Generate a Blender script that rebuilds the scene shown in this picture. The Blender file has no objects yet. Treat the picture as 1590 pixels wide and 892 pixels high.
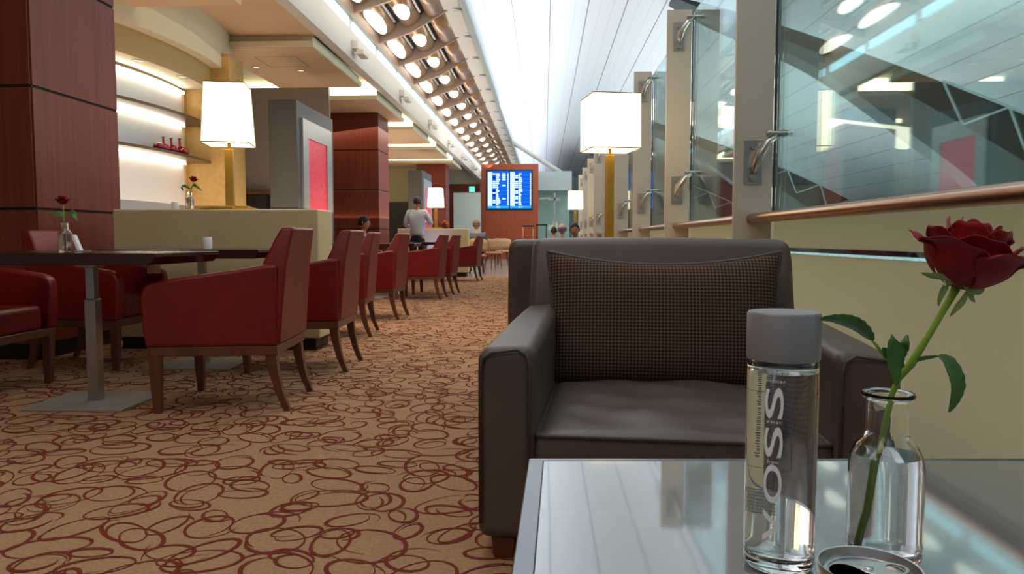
import bpy, bmesh, math, random
from mathutils import Vector, Matrix, Euler
random.seed(7)
sc = bpy.context.scene
COL = sc.collection
PI = math.pi
def R_(d): return math.radians(d)

# ------------------------------------------------------------------ camera
LENS = 26.0
F = LENS/36.0*1590
CAMH = 0.82
YAW, PITCH = R_(2.5), R_(3.74)
cam_d = bpy.data.cameras.new('camera'); cam = bpy.data.objects.new('camera', cam_d); COL.objects.link(cam)
cam_d.lens = LENS; cam_d.sensor_width = 36; cam_d.clip_start = 0.02; cam_d.clip_end = 400
cam.location = (0, 0, CAMH); cam.rotation_euler = (PI/2-PITCH, 0, YAW)
sc.camera = cam

# ------------------------------------------------------------------ view, world, large lights
sc.view_settings.view_transform = 'Standard'
sc.view_settings.look = 'None'
sc.view_settings.exposure = 0.0
sc.view_settings.gamma = 1.0
sc.view_settings.use_curve_mapping = False
sc.cycles.max_bounces = 10
sc.cycles.transparent_max_bounces = 24
sc.cycles.transmission_bounces = 10
sc.cycles.sample_clamp_indirect = 6
W = bpy.data.worlds.new('world'); sc.world = W; W.use_nodes = True
W.node_tree.nodes['Background'].inputs[0].default_value = (0.75, 0.80, 0.88, 1)
W.node_tree.nodes['Background'].inputs[1].default_value = 0.22

def area(name, loc, target, sx, sy, power, color):
    l = bpy.data.lights.new(name, 'AREA'); l.shape = 'RECTANGLE'; l.size = sx; l.size_y = sy
    l.energy = power; l.color = color
    o = bpy.data.objects.new(name, l); COL.objects.link(o); o.location = loc
    d = Vector(target)-Vector(loc)
    o.rotation_euler = d.to_track_quat('-Z', 'Y').to_euler()
    return o
WARM = (1.0, 0.80, 0.60); COOL = (0.82, 0.90, 1.0)
# uplighters along the top of the louvred canopy, washing the vault
for y0 in (2, 18, 34, 50, 66):
    a = area('vault_uplighter', (-0.75, y0, 4.9), (-0.4, y0, 7.2), 16, 0.25, 190, COOL); a.data.spread = R_(115)
    a.rotation_euler = (0, R_(180-6), 0); a.data.size = 0.25; a.data.size_y = 16
# added area light brightening the hall on the far side of the glass
a = area('hall_fill', (9, 22, 0.2), (9, 22, 8), 6, 60, 4300, (0.84, 0.95, 1.0)); a.rotation_euler = (PI, 0, 0)
# added lights floating below the louvred canopy to brighten its underside
for y0 in (14, 34, 54):
    a = area('canopy_fill', (-2.2, y0, 3.7), (-2.3, y0, 4.8), .2, 20, 95, (1.0, .92, .84)); a.rotation_euler = (PI, R_(-20), 0); a.data.size = .2; a.data.size_y = 20
# added warm area lights facing up to brighten the lounge ceiling, no fittings
a = area('lounge_fill', (-4.3, 9.5, 1.25), (-4.3, 9.5, 3), 2.5, 7, 70, (1.0, .82, .62)); a.rotation_euler = (PI, 0, 0)
a = area('lounge_fill', (-4.0, 20, 1.25), (-4.0, 20, 3), 2, 10, 110, (1.0, .84, .66)); a.rotation_euler = (PI, 0, 0)
area('column_blue_wash', (-2.3, 15.6, .5), (-3.39, 15.6, 1.7), .3, .6, 14, (.25, .3, 1.0)).data.energy = 5
area('concourse_fill', (-.5, 24, 5.4), (-.5, 26, 0), 3, 9, 260, (.95, .97, 1.0))  # added fill light for the board, kiosk and far people
# warm lounge downlighting
area('lounge_downlight_bank', (-2.0, 0.2, 3.5), (-1.8, 2.2, 0), 2.5, 2.0, 34, WARM)
area('lounge_downlight_bank', (-2.6, 7.6, 3.45), (-2.2, 7.4, 0), 2.5, 5.5, 60, WARM).data.spread = R_(105)
area('lounge_downlight_bank', (-2.6, 16, 3.2), (-2.2, 16, 0), 2.5, 6, 120, WARM)
area('lounge_downlight_bank', (-0.2, 5.0, 6.6), (-0.2, 5.0, 0), 2.0, 12, 90, (0.95, 0.93, 0.92))

# ------------------------------------------------------------------ projection helpers (pixel of the survey photo -> place in the room)
FW = Vector((-math.sin(YAW)*math.cos(PITCH), math.cos(YAW)*math.cos(PITCH), -math.sin(PITCH)))
RT = Vector((math.cos(YAW), math.sin(YAW), 0)); UP = RT.cross(FW)
C0 = Vector((0, 0, CAMH))
def ray(px, py): return RT*((px-795)/F) + UP*(-(py-446)/F) + FW
def onz(px, py, z=0.0):
    r = ray(px, py); return C0 + r*((z-CAMH)/r.z)
def ony(px, py, y):
    r = ray(px, py); return C0 + r*(y/r.y)
def onx(px, py, x):
    r = ray(px, py); return C0 + r*(x/r.x)
def pxof(v):
    v = Vector(v)-C0; return 795+F*v.dot(RT)/v.dot(FW)
def camxy(xc, d, z=0.0):
    return Vector((RT.x*xc - math.sin(YAW)*d, RT.y*xc + math.cos(YAW)*d, z))

# ------------------------------------------------------------------ materials
def lin(c):
    if isinstance(c, str):
        c = [int(c[i:i+2], 16)/255 for i in (0, 2, 4)]
    return tuple((x/12.92 if x <= 0.04045 else ((x+0.055)/1.055)**2.4) for x in c[:3])
MATS = {}
def mat(name, col, rough=0.5, metal=0.0, var=None, bump=None, spec=0.5, coat=0.0, trans=0.0, ior=1.45, emit=None, es=0.0, sheen=0.0, vscale=None):
    m = bpy.data.materials.new(name); m.use_nodes = True; nt = m.node_tree; b = nt.nodes['Principled BSDF']
    c = lin(col)
    b.inputs['Base Color'].default_value = (*c, 1); b.inputs['Roughness'].default_value = rough
    b.inputs['Metallic'].default_value = metal; b.inputs['Specular IOR Level'].default_value = spec
    b.inputs['Coat Weight'].default_value = coat; b.inputs['Coat Roughness'].default_value = 0.06
    b.inputs['Transmission Weight'].default_value = trans; b.inputs['IOR'].default_value = ior
    b.inputs['Sheen Weight'].default_value = sheen
    if emit is not None:
        b.inputs['Emission Color'].default_value = (*lin(emit), 1); b.inputs['Emission Strength'].default_value = es
    tc = nt.nodes.new('ShaderNodeTexCoord')
    if var:  # (colour2, scale, (sx,sy,sz))
        mp = nt.nodes.new('ShaderNodeMapping'); mp.inputs['Scale'].default_value = var[2] if len(var) > 2 else (1, 1, 1)
        n = nt.nodes.new('ShaderNodeTexNoise'); n.inputs['Scale'].default_value = var[1]; n.inputs['Detail'].default_value = 5
        r = nt.nodes.new('ShaderNodeValToRGB'); r.color_ramp.elements[0].color = (*c, 1); r.color_ramp.elements[1].color = (*lin(var[0]), 1)
        r.color_ramp.elements[0].position = 0.32; r.color_ramp.elements[1].position = 0.68
        nt.links.new(tc.outputs['Object'], mp.inputs[0]); nt.links.new(mp.outputs[0], n.inputs[0])
        nt.links.new(n.outputs[0], r.inputs[0]); nt.links.new(r.outputs[0], b.inputs['Base Color'])
    if bump:  # (scale, strength, distance)
        n2 = nt.nodes.new('ShaderNodeTexNoise'); n2.inputs['Scale'].default_value = bump[0]; n2.inputs['Detail'].default_value = 4
        bp = nt.nodes.new('ShaderNodeBump'); bp.inputs['Strength'].default_value = bump[1]; bp.inputs['Distance'].default_value = bump[2]
        nt.links.new(tc.outputs['Object'], n2.inputs[0]); nt.links.new(n2.outputs[0], bp.inputs['Height']); nt.links.new(bp.outputs[0], b.inputs['Normal'])
    MATS[name] = m
    return m
def emat(name, col, s):
    m = bpy.data.materials.new(name); m.use_nodes = True; nt = m.node_tree
    for n in list(nt.nodes): nt.nodes.remove(n)
    e = nt.nodes.new('ShaderNodeEmission'); e.inputs[0].default_value = (*lin(col), 1); e.inputs[1].default_value = s
    o = nt.nodes.new('ShaderNodeOutputMaterial'); nt.links.new(e.outputs[0], o.inputs[0]); return m
def pane_mat(name, tint, refl_ior=1.5, strength=1.0):
    m = bpy.data.materials.new(name); m.use_nodes = True; nt = m.node_tree
    for n in list(nt.nodes): nt.nodes.remove(n)
    t = nt.nodes.new('ShaderNodeBsdfTransparent'); t.inputs[0].default_value = (*tint, 1)
    g = nt.nodes.new('ShaderNodeBsdfGlossy'); g.inputs['Roughness'].default_value = 0.01; g.inputs[0].default_value = (.92, .97, .96, 1)
    fr = nt.nodes.new('ShaderNodeFresnel'); fr.inputs[0].default_value = refl_ior
    mu = nt.nodes.new('ShaderNodeMath'); mu.operation = 'MULTIPLY'; mu.inputs[1].default_value = strength; mu.use_clamp = True
    mx = nt.nodes.new('ShaderNodeMixShader'); o = nt.nodes.new('ShaderNodeOutputMaterial')
    nt.links.new(fr.outputs[0], mu.inputs[0]); nt.links.new(mu.outputs[0], mx.inputs[0]); nt.links.new(t.outputs[0], mx.inputs[1]); nt.links.new(g.outputs[0], mx.inputs[2]); nt.links.new(mx.outputs[0], o.inputs[0])
    return m

M = {}
M['carpet'] = mat('carpet_ground', 'b08b69', 0.95, var=('9c7858', 90), bump=(350, 0.5, 0.004), spec=0.1)
M['carpet_line'] = mat('carpet_scroll', '6e2c22', 0.95, var=('7c382b', 120), bump=(350, 0.4, 0.004), spec=0.1)
M['tile'] = mat('stone_tile', '9c948c', 0.18, var=('8a8078', 3))
M['red'] = mat('red_leather', '78100d', 0.38, var=('6a0b0a', 9), bump=(260, 0.18, 0.002))
M['brownwood'] = mat('walnut_leg', '70402a', 0.35, var=('54301c', 12, (1, 1, 0.12)))
M['tablewood'] = mat('dark_tabletop', '3a1a12', 0.22, var=('27100b', 10, (0.2, 2, 1)))
M['colwood'] = mat('mahogany_panel', '7c341c', 0.45, var=('682815', 9, (3, 3, 0.08)))
M['boardwood'] = mat('board_veneer', 'a44a24', 0.4, var=('8e3c1b', 7, (3, 3, 0.1)))
M['colgap'] = mat('shadow_gap', '120806', 0.7)
M['steel'] = mat('brushed_steel', 'a9a49c', 0.35, 1.0, bump=(60, 0.05, 0.001))
M['plate'] = mat('painted_grey_metal', '9b9890', 0.45, 0.3)
M['cream'] = mat('cream_laminate', 'cbb98c', 0.5, var=('c5b286', 3))
M['creampaint'] = mat('cream_paint', 'd8cdb0', 0.7)
M['tanceil'] = mat('tan_ceiling', 'd6b494', 0.75, var=('d0ae8c', 2))
M['olive'] = mat('olive_bulkhead', 'b59c62', 0.7)
M['goldwall'] = mat('gold_wallpaper', 'c9a364', 0.6, var=('bd9757', 18))
M['plinth'] = mat('dark_plinth', '1c120d', 0.5)
M['greyslab'] = mat('grey_slab', '565450', 0.45, 0.2)
M['silver'] = mat('silver_frame', 'b6b4b0', 0.35, 0.6)
M['leather'] = mat('brown_leather', '5a4b43', 0.42, var=('52443c', 6), bump=(180, 0.16, 0.0018), spec=0.45)
M['leather_seam'] = mat('brown_leather_piping', '463a34', 0.5)
M['gold'] = mat('gold_metal', 'c89a3c', 0.35, 0.75)
M['fin'] = mat('fin_aluminium', 'cabba8', 0.42, 0.15)
M['bracket'] = mat('polished_bracket', 'c0b8ae', 0.28, 0.9)
M['rail'] = mat('bronze_rail', 'a5846c', 0.28, 1.0)
M['white'] = mat('white_ceramic', 'f0ede6', 0.3)
M['black'] = mat('black_plastic', '101012', 0.4)
M['hollow'] = mat('can_inside', '020202', 0.9, spec=0.0)
M['alu'] = mat('can_aluminium', 'c9c7c4', 0.28, 1.0)
M['green_can'] = mat('green_can_paint', '0f7a28', 0.25, 0.55)
M['cap'] = mat('grey_cap', '8f8d90', 0.42, 0.25)
M['ink'] = mat('white_ink', 'f6f6f4', 0.6)
M['stem'] = mat('rose_stem', '93b53a', 0.45, var=('76962c', 14))
M['leaf'] = mat('rose_leaf', '4c7a34', 0.5, var=('3a6428', 30), bump=(120, 0.4, 0.002))
M['sepal'] = mat('rose_sepal', '94a468', 0.55, var=('6f8a48', 40))
M['petal'] = mat('rose_petal', '8e0412', 0.6, var=('6c020c', 25), sheen=0.05, bump=(60, .3, .002), spec=0.3)
M['shade_rim'] = mat('shade_trim', 'b08a50', 0.6)
M['white_fascia'] = mat('white_fascia', 'd5cfc6', 0.6)
M['rib'] = mat('canopy_rib', 'a08a78', 0.45, 0.25)
M['wing'] = mat('winglet_metal', '8c9494', 0.35, 0.5)
M['barrel'] = mat('bronze_barrel', 'b49274', 0.3, 0.6, var=('a07c5c', 3))
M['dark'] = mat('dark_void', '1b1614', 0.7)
M['bluebeam'] = mat('grey_beam', 'a9b4b2', 0.45, 0.2)
M['arch'] = mat('arch_grey', '5c6866', 0.6)
M['arch_dark'] = mat('arch_dark', '2c3432', 0.7)
M['truss'] = mat('truss_tube', 'c4d0d0', 0.5)
M['skin'] = mat('skin_tone', 'b07a5c', 0.55)
M['skin2'] = mat('skin_pale', 'cf9a88', 0.55)
M['hair'] = mat('dark_hair', '15100e', 0.6, bump=(90, 0.5, 0.004))
M['greyhair'] = mat('grey_hair', '6e655f', 0.7, bump=(90, 0.5, 0.004))
M['shirt'] = mat('white_shirt', 'c4c2c6', 0.8, bump=(20, 0.4, 0.01))
M['trouser'] = mat('dark_trousers', '1c1d22', 0.8)
M['grey_cloth'] = mat('grey_cloth', '5e6068', 0.85)
M['redcloth'] = mat('maroon_cloth', '7a3440', 0.85)
M['beigechair'] = mat('beige_chair', 'b98e66', 0.5)
M['redvase'] = mat('red_glaze', '8c0e1c', 0.12, coat=0.5)
M['niche_edge'] = mat('niche_bronze', '4c3a2a', 0.4, 0.4)
M['shelf'] = mat('shelf_bronze', '6a543e', 0.35, 0.4)
M['cap_cloth'] = mat('tan_cap', '8a6a50', 0.8)
M['orange'] = mat('orange_petals', 'b5502a', 0.6)
M['glass'] = mat('clear_glass', 'ffffff', 0.0, trans=1.0, ior=1.48)
M['water'] = mat('clear_water', 'ffffff', 0.0, trans=1.0, ior=1.33)
M['pane'] = pane_mat('wall_glass', (0.80, 0.90, 0.89), 1.5, 0.75)
M['pane_far'] = pane_mat('partition_glass', (0.86, 0.95, 0.94), 1.5, 1.0)
M['frost'] = mat('frosted_film', 'f3edd2', 0.75)
def _tl(m, w):
    nt = m.node_tree; b = nt.nodes['Principled BSDF']; o = [n for n in nt.nodes if n.type == 'OUTPUT_MATERIAL'][0]
    t = nt.nodes.new('ShaderNodeBsdfTranslucent'); t.inputs[0].default_value = b.inputs['Base Color'].default_value
    x = nt.nodes.new('ShaderNodeMixShader'); x.inputs[0].default_value = w
    nt.links.new(b.outputs[0], x.inputs[1]); nt.links.new(t.outputs[0], x.inputs[2]); nt.links.new(x.outputs[0], o.inputs[0])
_tl(M['frost'], .5)
M['frostgreen'] = mat('frosted_glass', 'c4d2c8', 0.5, trans=0.0)
M['shade_glow'] = emat('lamp_shade_glow', 'ffe6b4', 3.4)
M['cove_glow'] = emat('cove_glow', 'fff0c8', 5.0)
M['niche_glow'] = emat('niche_glow', 'fff2dc', 16.0)
M['slot_glow'] = emat('slot_glow', 'c9f2ff', 2.4)
M['spot_glow'] = emat('spot_glow', 'fff3df', 3.5)
M['down_glow'] = emat('down_glow', 'ffe2b0', 1.2)
M['exit_glow'] = emat('exit_glow', '5dffc0', 1.6)
M['scr_blue'] = emat('screen_blue', '1560e6', 1.1)
M['scr_dark'] = emat('screen_deep', '0b2fb0', 0.9)
M['scr_white'] = emat('screen_white', 'd5f4ff', 1.2)
M['scr_cyan'] = emat('screen_cyan', '2fb4f4', 1.1)

def tableglass():
    m = mat('table_glass', '7d8285', 0.04, coat=1.0, spec=1.0, ior=1.7)
    m.node_tree.nodes['Principled BSDF'].inputs['Coat IOR'].default_value = 1.75
    return m
M['tableglass'] = tableglass()
def pillowmat():
    m = mat('houndstooth_weave', '5c4436', 0.95, spec=0.15); nt = m.node_tree; b = nt.nodes['Principled BSDF']
    tc = nt.nodes.new('ShaderNodeTexCoord'); sp = nt.nodes.new('ShaderNodeSeparateXYZ'); nt.links.new(tc.outputs['UV'], sp.inputs[0])
    def stripe(k):
        a = nt.nodes.new('ShaderNodeMath'); a.operation = 'MULTIPLY'; a.inputs[1].default_value = 88*2*PI
        c = nt.nodes.new('ShaderNodeMath'); c.operation = 'SINE'; nt.links.new(sp.outputs[k], a.inputs[0]); nt.links.new(a.outputs[0], c.inputs[0]); return c
    mx = nt.nodes.new('ShaderNodeMath'); mx.operation = 'ADD'
    nt.links.new(stripe(0).outputs[0], mx.inputs[0]); nt.links.new(stripe(1).outputs[0], mx.inputs[1])
    r = nt.nodes.new('ShaderNodeMapRange'); r.inputs[1].default_value = -2; r.inputs[2].default_value = 2; nt.links.new(mx.outputs[0], r.inputs[0])
    cr_ = nt.nodes.new('ShaderNodeValToRGB'); e = cr_.color_ramp.elements; e[0].color = (*lin('2c201a'), 1); e[0].position = .3; e[1].color = (*lin('665040'), 1); e[1].position = .62
    nt.links.new(r.outputs[0], cr_.inputs[0]); nt.links.new(cr_.outputs[0], b.inputs['Base Color'])
    bp = nt.nodes.new('ShaderNodeBump'); bp.inputs['Strength'].default_value = 0.7; bp.inputs['Distance'].default_value = 0.002
    nt.links.new(r.outputs[0], bp.inputs['Height']); nt.links.new(bp.outputs[0], b.inputs['Normal'])
    return m
M['pillow'] = pillowmat()
def vaultmat():
    m = mat('vault_panels', 'e6eaee', 0.55); nt = m.node_tree; b = nt.nodes['Principled BSDF']
    tc = nt.nodes.new('ShaderNodeTexCoord'); sp = nt.nodes.new('ShaderNodeSeparateXYZ'); nt.links.new(tc.outputs['UV'], sp.inputs[0])
    def line(scale, half, off=0):
        a = nt.nodes.new('ShaderNodeMath'); a.operation = 'MULTIPLY_ADD'; a.inputs[1].default_value = 1/scale; a.inputs[2].default_value = off
        f = nt.nodes.new('ShaderNodeMath'); f.operation = 'FRACT'; c = nt.nodes.new('ShaderNodeMath'); c.operation = 'LESS_THAN'; c.inputs[1].default_value = half/scale
        nt.links.new(sp.outputs[0], a.inputs[0]); nt.links.new(a.outputs[0], f.inputs[0]); nt.links.new(f.outputs[0], c.inputs[0]); return c
    l1 = line(1.05, 0.03); l2 = line(0.35, 0.012)
    m1 = nt.nodes.new('ShaderNodeMix'); m1.data_type = 'RGBA'; m1.inputs[6].default_value = (*lin('e6eaee'), 1); m1.inputs[7].default_value = (*lin('cfd4d8'), 1)
    m2 = nt.nodes.new('ShaderNodeMix'); m2.data_type = 'RGBA'; m2.inputs[7].default_value = (*lin('858d92'), 1)
    nt.links.new(l2.outputs[0], m1.inputs[0]); nt.links.new(m1.outputs[2], m2.inputs[6]); nt.links.new(l1.outputs[0], m2.inputs[0]); nt.links.new(m2.outputs[2], b.inputs['Base Color'])
    return m
M['vault'] = vaultmat()
def nichemat():  # white back-lit niche lining, joints between panels
    m = mat('niche_lining', 'e4e0dc', 0.35, 0.1)
    return m
M['niche'] = nichemat()
def redart():
    m = mat('red_crackle_glass', 'c81830', 0.3, emit='ff3048', es=0.35); nt = m.node_tree; b = nt.nodes['Principled BSDF']
    tc = nt.nodes.new('ShaderNodeTexCoord'); v = nt.nodes.new('ShaderNodeTexVoronoi'); v.feature = 'DISTANCE_TO_EDGE'; v.inputs['Scale'].default_value = 22
    r = nt.nodes.new('ShaderNodeValToRGB'); r.color_ramp.elements[0].color = (*lin('b01c34'), 1); r.color_ramp.elements[1].color = (*lin('e8384c'), 1)
    r.color_ramp.elements[0].position = 0.0; r.color_ramp.elements[1].position = 0.14
    nt.links.new(tc.outputs['Object'], v.inputs['Vector']); nt.links.new(v.outputs['Distance'], r.inputs[0]); nt.links.new(r.outputs[0], b.inputs['Base Color']); nt.links.new(r.outputs[0], b.inputs['Emission Color'])
    b.inputs['Emission Strength'].default_value = 0.38
    return m
M['redart'] = redart()

# ------------------------------------------------------------------ mesh builder
class MB:
    def __init__(s): s.v = []; s.f = []; s.mi = []; s.cur = 0
    def add(s, vs, fs):
        n = len(s.v); s.v += [tuple(v) for v in vs]; s.f += [tuple(i+n for i in f) for f in fs]; s.mi += [s.cur]*len(fs); return s
    def box(s, x0, x1, y0, y1, z0, z1, tx=1, ty=1):
        # tx,ty: scale of the lower face (taper) about the centre
        cx, cy = (x0+x1)/2, (y0+y1)/2
        a = [(cx+(x-cx)*tx, cy+(y-cy)*ty, z0) for x, y in ((x0, y0), (x1, y0), (x1, y1), (x0, y1))]
        b = [(x, y, z1) for x, y in ((x0, y0), (x1, y0), (x1, y1), (x0, y1))]
        return s.add(a+b, [(3, 2, 1, 0), (4, 5, 6, 7), (0, 1, 5, 4), (1, 2, 6, 5), (2, 3, 7, 6), (3, 0, 4, 7)])
    def loft(s, rings, cap=True, closed=False):
        n = len(rings[0]); vs = [p for r in rings for p in r]; fs = []
        m = len(rings)
        for i in range(m-1 if not closed else m):
            for j in range(n):
                a = i*n+j; b = i*n+(j+1) % n; c = ((i+1) % m)*n+(j+1) % n; d = ((i+1) % m)*n+j
                fs.append((a, b, c, d))
        if cap and not closed:
            fs.append(tuple(range(n-1, -1, -1))); fs.append(tuple((m-1)*n+j for j in range(n)))
        return s.add(vs, fs)
    def tube(s, pts, r, n=10, cap=True, closed=False):
        pts = [Vector(p) for p in pts]; m = len(pts)
        rr = r if isinstance(r, (list, tuple)) else [r]*m
        rings = []; up = None
        for i, p in enumerate(pts):
            if closed: t = pts[(i+1) % m]-pts[i-1]
            else: t = pts[min(i+1, m-1)]-pts[max(i-1, 0)]
            t.normalize()
            if up is None: up = Vector((0, 0, 1)) if abs(t.z) < .9 else Vector((1, 0, 0))
            a = up.cross(t).normalized(); b = t.cross(a).normalized(); up = b
            rings.append([p+(a*math.cos(q)+b*math.sin(q))*rr[i] for q in (2*PI*k/n for k in range(n))])
        return s.loft(rings, cap, closed)
    def lathe(s, prof, n=32, c=(0, 0, 0), cap=True):
        rings = [[(c[0]+r*math.cos(2*PI*k/n), c[1]+r*math.sin(2*PI*k/n), c[2]+z) for k in range(n)] for r, z in prof]
        return s.loft(rings, cap)
    def prism(s, poly, a0, a1, axis='y'):
        # poly in the two other axes, extruded along axis from a0 to a1
        def P(u, v, a):
            return {'y': (u, a, v), 'x': (a, u, v), 'z': (u, v, a)}[axis]
        n = len(poly)
        return s.add([P(u, v, a0) for u, v in poly]+[P(u, v, a1) for u, v in poly],
                     [tuple(range(n-1, -1, -1)), tuple(range(n, 2*n))]+[(i, (i+1) % n, n+(i+1) % n, n+i) for i in range(n)])
    def grid(s, fn, nu, nv):
        vs = [fn(i/nu, j/nv) for i in range(nu+1) for j in range(nv+1)]
        fs = [(i*(nv+1)+j, (i+1)*(nv+1)+j, (i+1)*(nv+1)+j+1, i*(nv+1)+j+1) for i in range(nu) for j in range(nv)]
        return s.add(vs, fs)
    def build(s, name, m, parent=None, smooth=False, bevel=0, seg=3, sub=0, solid=0, fix=True, autos=None):
        me = bpy.data.meshes.new(name); me.from_pydata(s.v, [], s.f)
        ms = m if isinstance(m, (list, tuple)) else [m]
        for x in ms: me.materials.append(M[x] if isinstance(x, str) else x)
        me.polygons.foreach_set('material_index', s.mi)
        if fix:
            b = bmesh.new(); b.from_mesh(me); bmesh.ops.recalc_face_normals(b, faces=b.faces); b.to_mesh(me); b.free()
        if smooth or bevel or sub: me.polygons.foreach_set('use_smooth', [True]*len(me.polygons))
        if autos: me.set_sharp_from_angle(angle=R_(autos))
        me.update()
        o = bpy.data.objects.new(name, me); COL.objects.link(o)
        if parent is not None: o.parent = parent
        if solid:
            q = o.modifiers.new('solid', 'SOLIDIFY'); q.thickness = solid; q.offset = 0
        if bevel:
            q = o.modifiers.new('bevel', 'BEVEL'); q.width = bevel; q.segments = seg; q.limit_method = 'ANGLE'; q.angle_limit = R_(35); q.harden_normals = True
        if sub:
            q = o.modifiers.new('sub', 'SUBSURF'); q.levels = sub; q.render_levels = sub
        return o

def tag(o, label=None, cat=None, group=None, kind=None):
    if label: o['label'] = label
    if cat: o['category'] = cat
    if group: o['group'] = group
    if kind: o['kind'] = kind
    return o
def thing(name, label, cat, loc=(0, 0, 0), rz=0, group=None):
    o = bpy.data.objects.new(name, None); COL.objects.link(o); o.empty_display_size = .1
    o.location = loc; o.rotation_euler = (0, 0, rz); return tag(o, label, cat, group)
def struct(o): o['kind'] = 'structure'; return o
def dup(root, loc, rz, label, group=None, name=None):
    def cp(o, par):
        c = o.copy(); COL.objects.link(c)
        if par is not None: c.parent = par
        for ch in [x for x in o.children]: cp(ch, c)
        return c
    r = cp(root, None); r.location = loc; r.rotation_euler = (0, 0, rz); r['label'] = label
    if group: r['group'] = group
    return r

# ================================================================== SETTING
# ---- carpet: ground with scrolled loops woven in
def carpet():
    mb = MB()
    mb.box(-9, 1.6, -3, 16.2, -0.05, 0.0)
    mb.cur = 1
    rnd = random.Random(3)
    def ribbon(pts, ws, z0):
        vs = []; n = len(pts)
        for i, (x, y) in enumerate(pts):
            z = z0+i*2.2e-5
            a = pts[max(i-1, 0)]; b = pts[min(i+1, n-1)]
            tx, ty = b[0]-a[0], b[1]-a[1]; l = math.hypot(tx, ty) or 1
            nx, ny = -ty/l*ws[i]/2, tx/l*ws[i]/2
            vs += [(x+nx, y+ny, z), (x-nx, y-ny, z)]
        mb.add(vs, [(2*i, 2*i+1, 2*i+3, 2*i+2) for i in range(n-1)])
    cell = 0.128
    y = 0.6
    while y < 16.0:
        x = -6.2
        while x < 1.4:
            # only where floor can be seen
            if x > -0.6*y-1.6:
                cx = x+rnd.uniform(-.06, .06); cy = y+rnd.uniform(-.06, .06)
                a = rnd.uniform(.05, .11); b = a*rnd.uniform(.45, .85); rot = rnd.uniform(0, PI); t0 = rnd.uniform(0, 2*PI)
                turns = rnd.uniform(1.0, 1.55); n = 26 if y < 6 else 14
                dr = rnd.uniform(-.5, .5); drift = (rnd.uniform(-.05, .05), rnd.uniform(-.05, .05)); ph = rnd.uniform(0, 2*PI)
                pts = []; ws = []
                for k in range(n+1):
                    q = k/n; t = t0+q*turns*2*PI; s = 1+dr*(q-.5)*.9
                    u, v = a*s*math.cos(t), b*s*math.sin(t)
                    pts.append((cx+u*math.cos(rot)-v*math.sin(rot)+drift[0]*q, cy+u*math.sin(rot)+v*math.cos(rot)+drift[1]*q))
                    ws.append((.0088+.0042*math.sin(t+ph))*(min(1, 6*q+.15, 6*(1-q)+.15)))
                ribbon(pts, ws, 0.0006+rnd.uniform(0, .0010))
            x += cell
        y += cell
    o = mb.build('floor', ['carpet', 'carpet_line'], fix=False); struct(o)
carpet()
struct(MB().box(-9, 1.6, 16.2, 75, -0.05, -0.002).build('floor', 'tile'))
struct(MB().box(1.6, 26, -4, 75, -1.6, -1.5).build('floor', 'tile'))

# ---- vault over the hall
def cr(pts, n=8):
    out = []
    P = [pts[0]]+list(pts)+[pts[-1]]
    for i in range(1, len(P)-2):
        for k in range(n):
            t = k/n; a, b, c, d = [Vector((*P[i+j-1], 0)) for j in range(4)]
            v = .5*((2*b)+(c-a)*t+(2*a-5*b+4*c-d)*t*t+(3*b-a-3*c+d)*t**3); out.append((v.x, v.y))
    out.append(pts[-1]); return out
VP = cr([(-1.42, 4.94), (-1.36, 5.9), (-1.15, 6.6), (-.6, 7.02), (.4, 7.2), (2, 7.26), (4, 7.2), (7, 6.9), (10, 6.25), (13, 5.2), (16, 3.7), (19, 1.7), (21.5, -1.5)])
def vault():
    mb = MB(); y0, y1 = -12, 78
    n = len(VP); vs = []
    for x, z in VP: vs += [(x, y0, z), (x, y1, z)]
    mb.add(vs, [(2*i, 2*i+2, 2*i+3, 2*i+1) for i in range(n-1)])
    o = mb.build('ceiling', 'vault', smooth=True, fix=False); struct(o)
    uv = o.data.uv_layers.new(name='UVMap'); L = [0]
    for i in range(1, n): L.append(L[-1]+math.hypot(VP[i][0]-VP[i-1][0], VP[i][1]-VP[i-1][1]))
    for p in o.data.polygons:
        for li in p.loop_indices:
            vi = o.data.loops[li].vertex_index; uv.data[li].uv = (L[vi//2], (y0, y1)[vi % 2])
    q = o.modifiers.new('s', 'SOLIDIFY'); q.thickness = .1; q.offset = 1
vault()
# end wall of the hall
def endwall():
    pts = [(x, z) for x, z in VP]
    poly = pts+[(-1.42, -1.5)]
    struct(MB().prism(poly, 78.2, 78.4, 'y').build('wall_far', 'bluebeam'))
endwall()
# white soffit strip and slim beam between canopy and vault
struct(MB().prism([(-1.95, 4.80), (-1.40, 4.88), (-1.40, 4.96), (-1.95, 4.90)], 6, 76, 'y').build('trim_1', 'white_fascia'))
tag(MB().box(-1.46, -1.36, 4, 76, 4.84, 4.95).build('ceiling_beam', 'bluebeam', bevel=.01), 'slim grey-green edge beam running along the foot of the white vault', 'beam')
# white tube brace near the far end
p0 = ony(795, 221, 33.5); p1 = ony(871, 268, 33.2)
tag(MB().tube([p0, p1], .10, 12).build('roof_brace', 'white_fascia', smooth=True), 'white tubular brace slanting down beside the departures board', 'brace')

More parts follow.
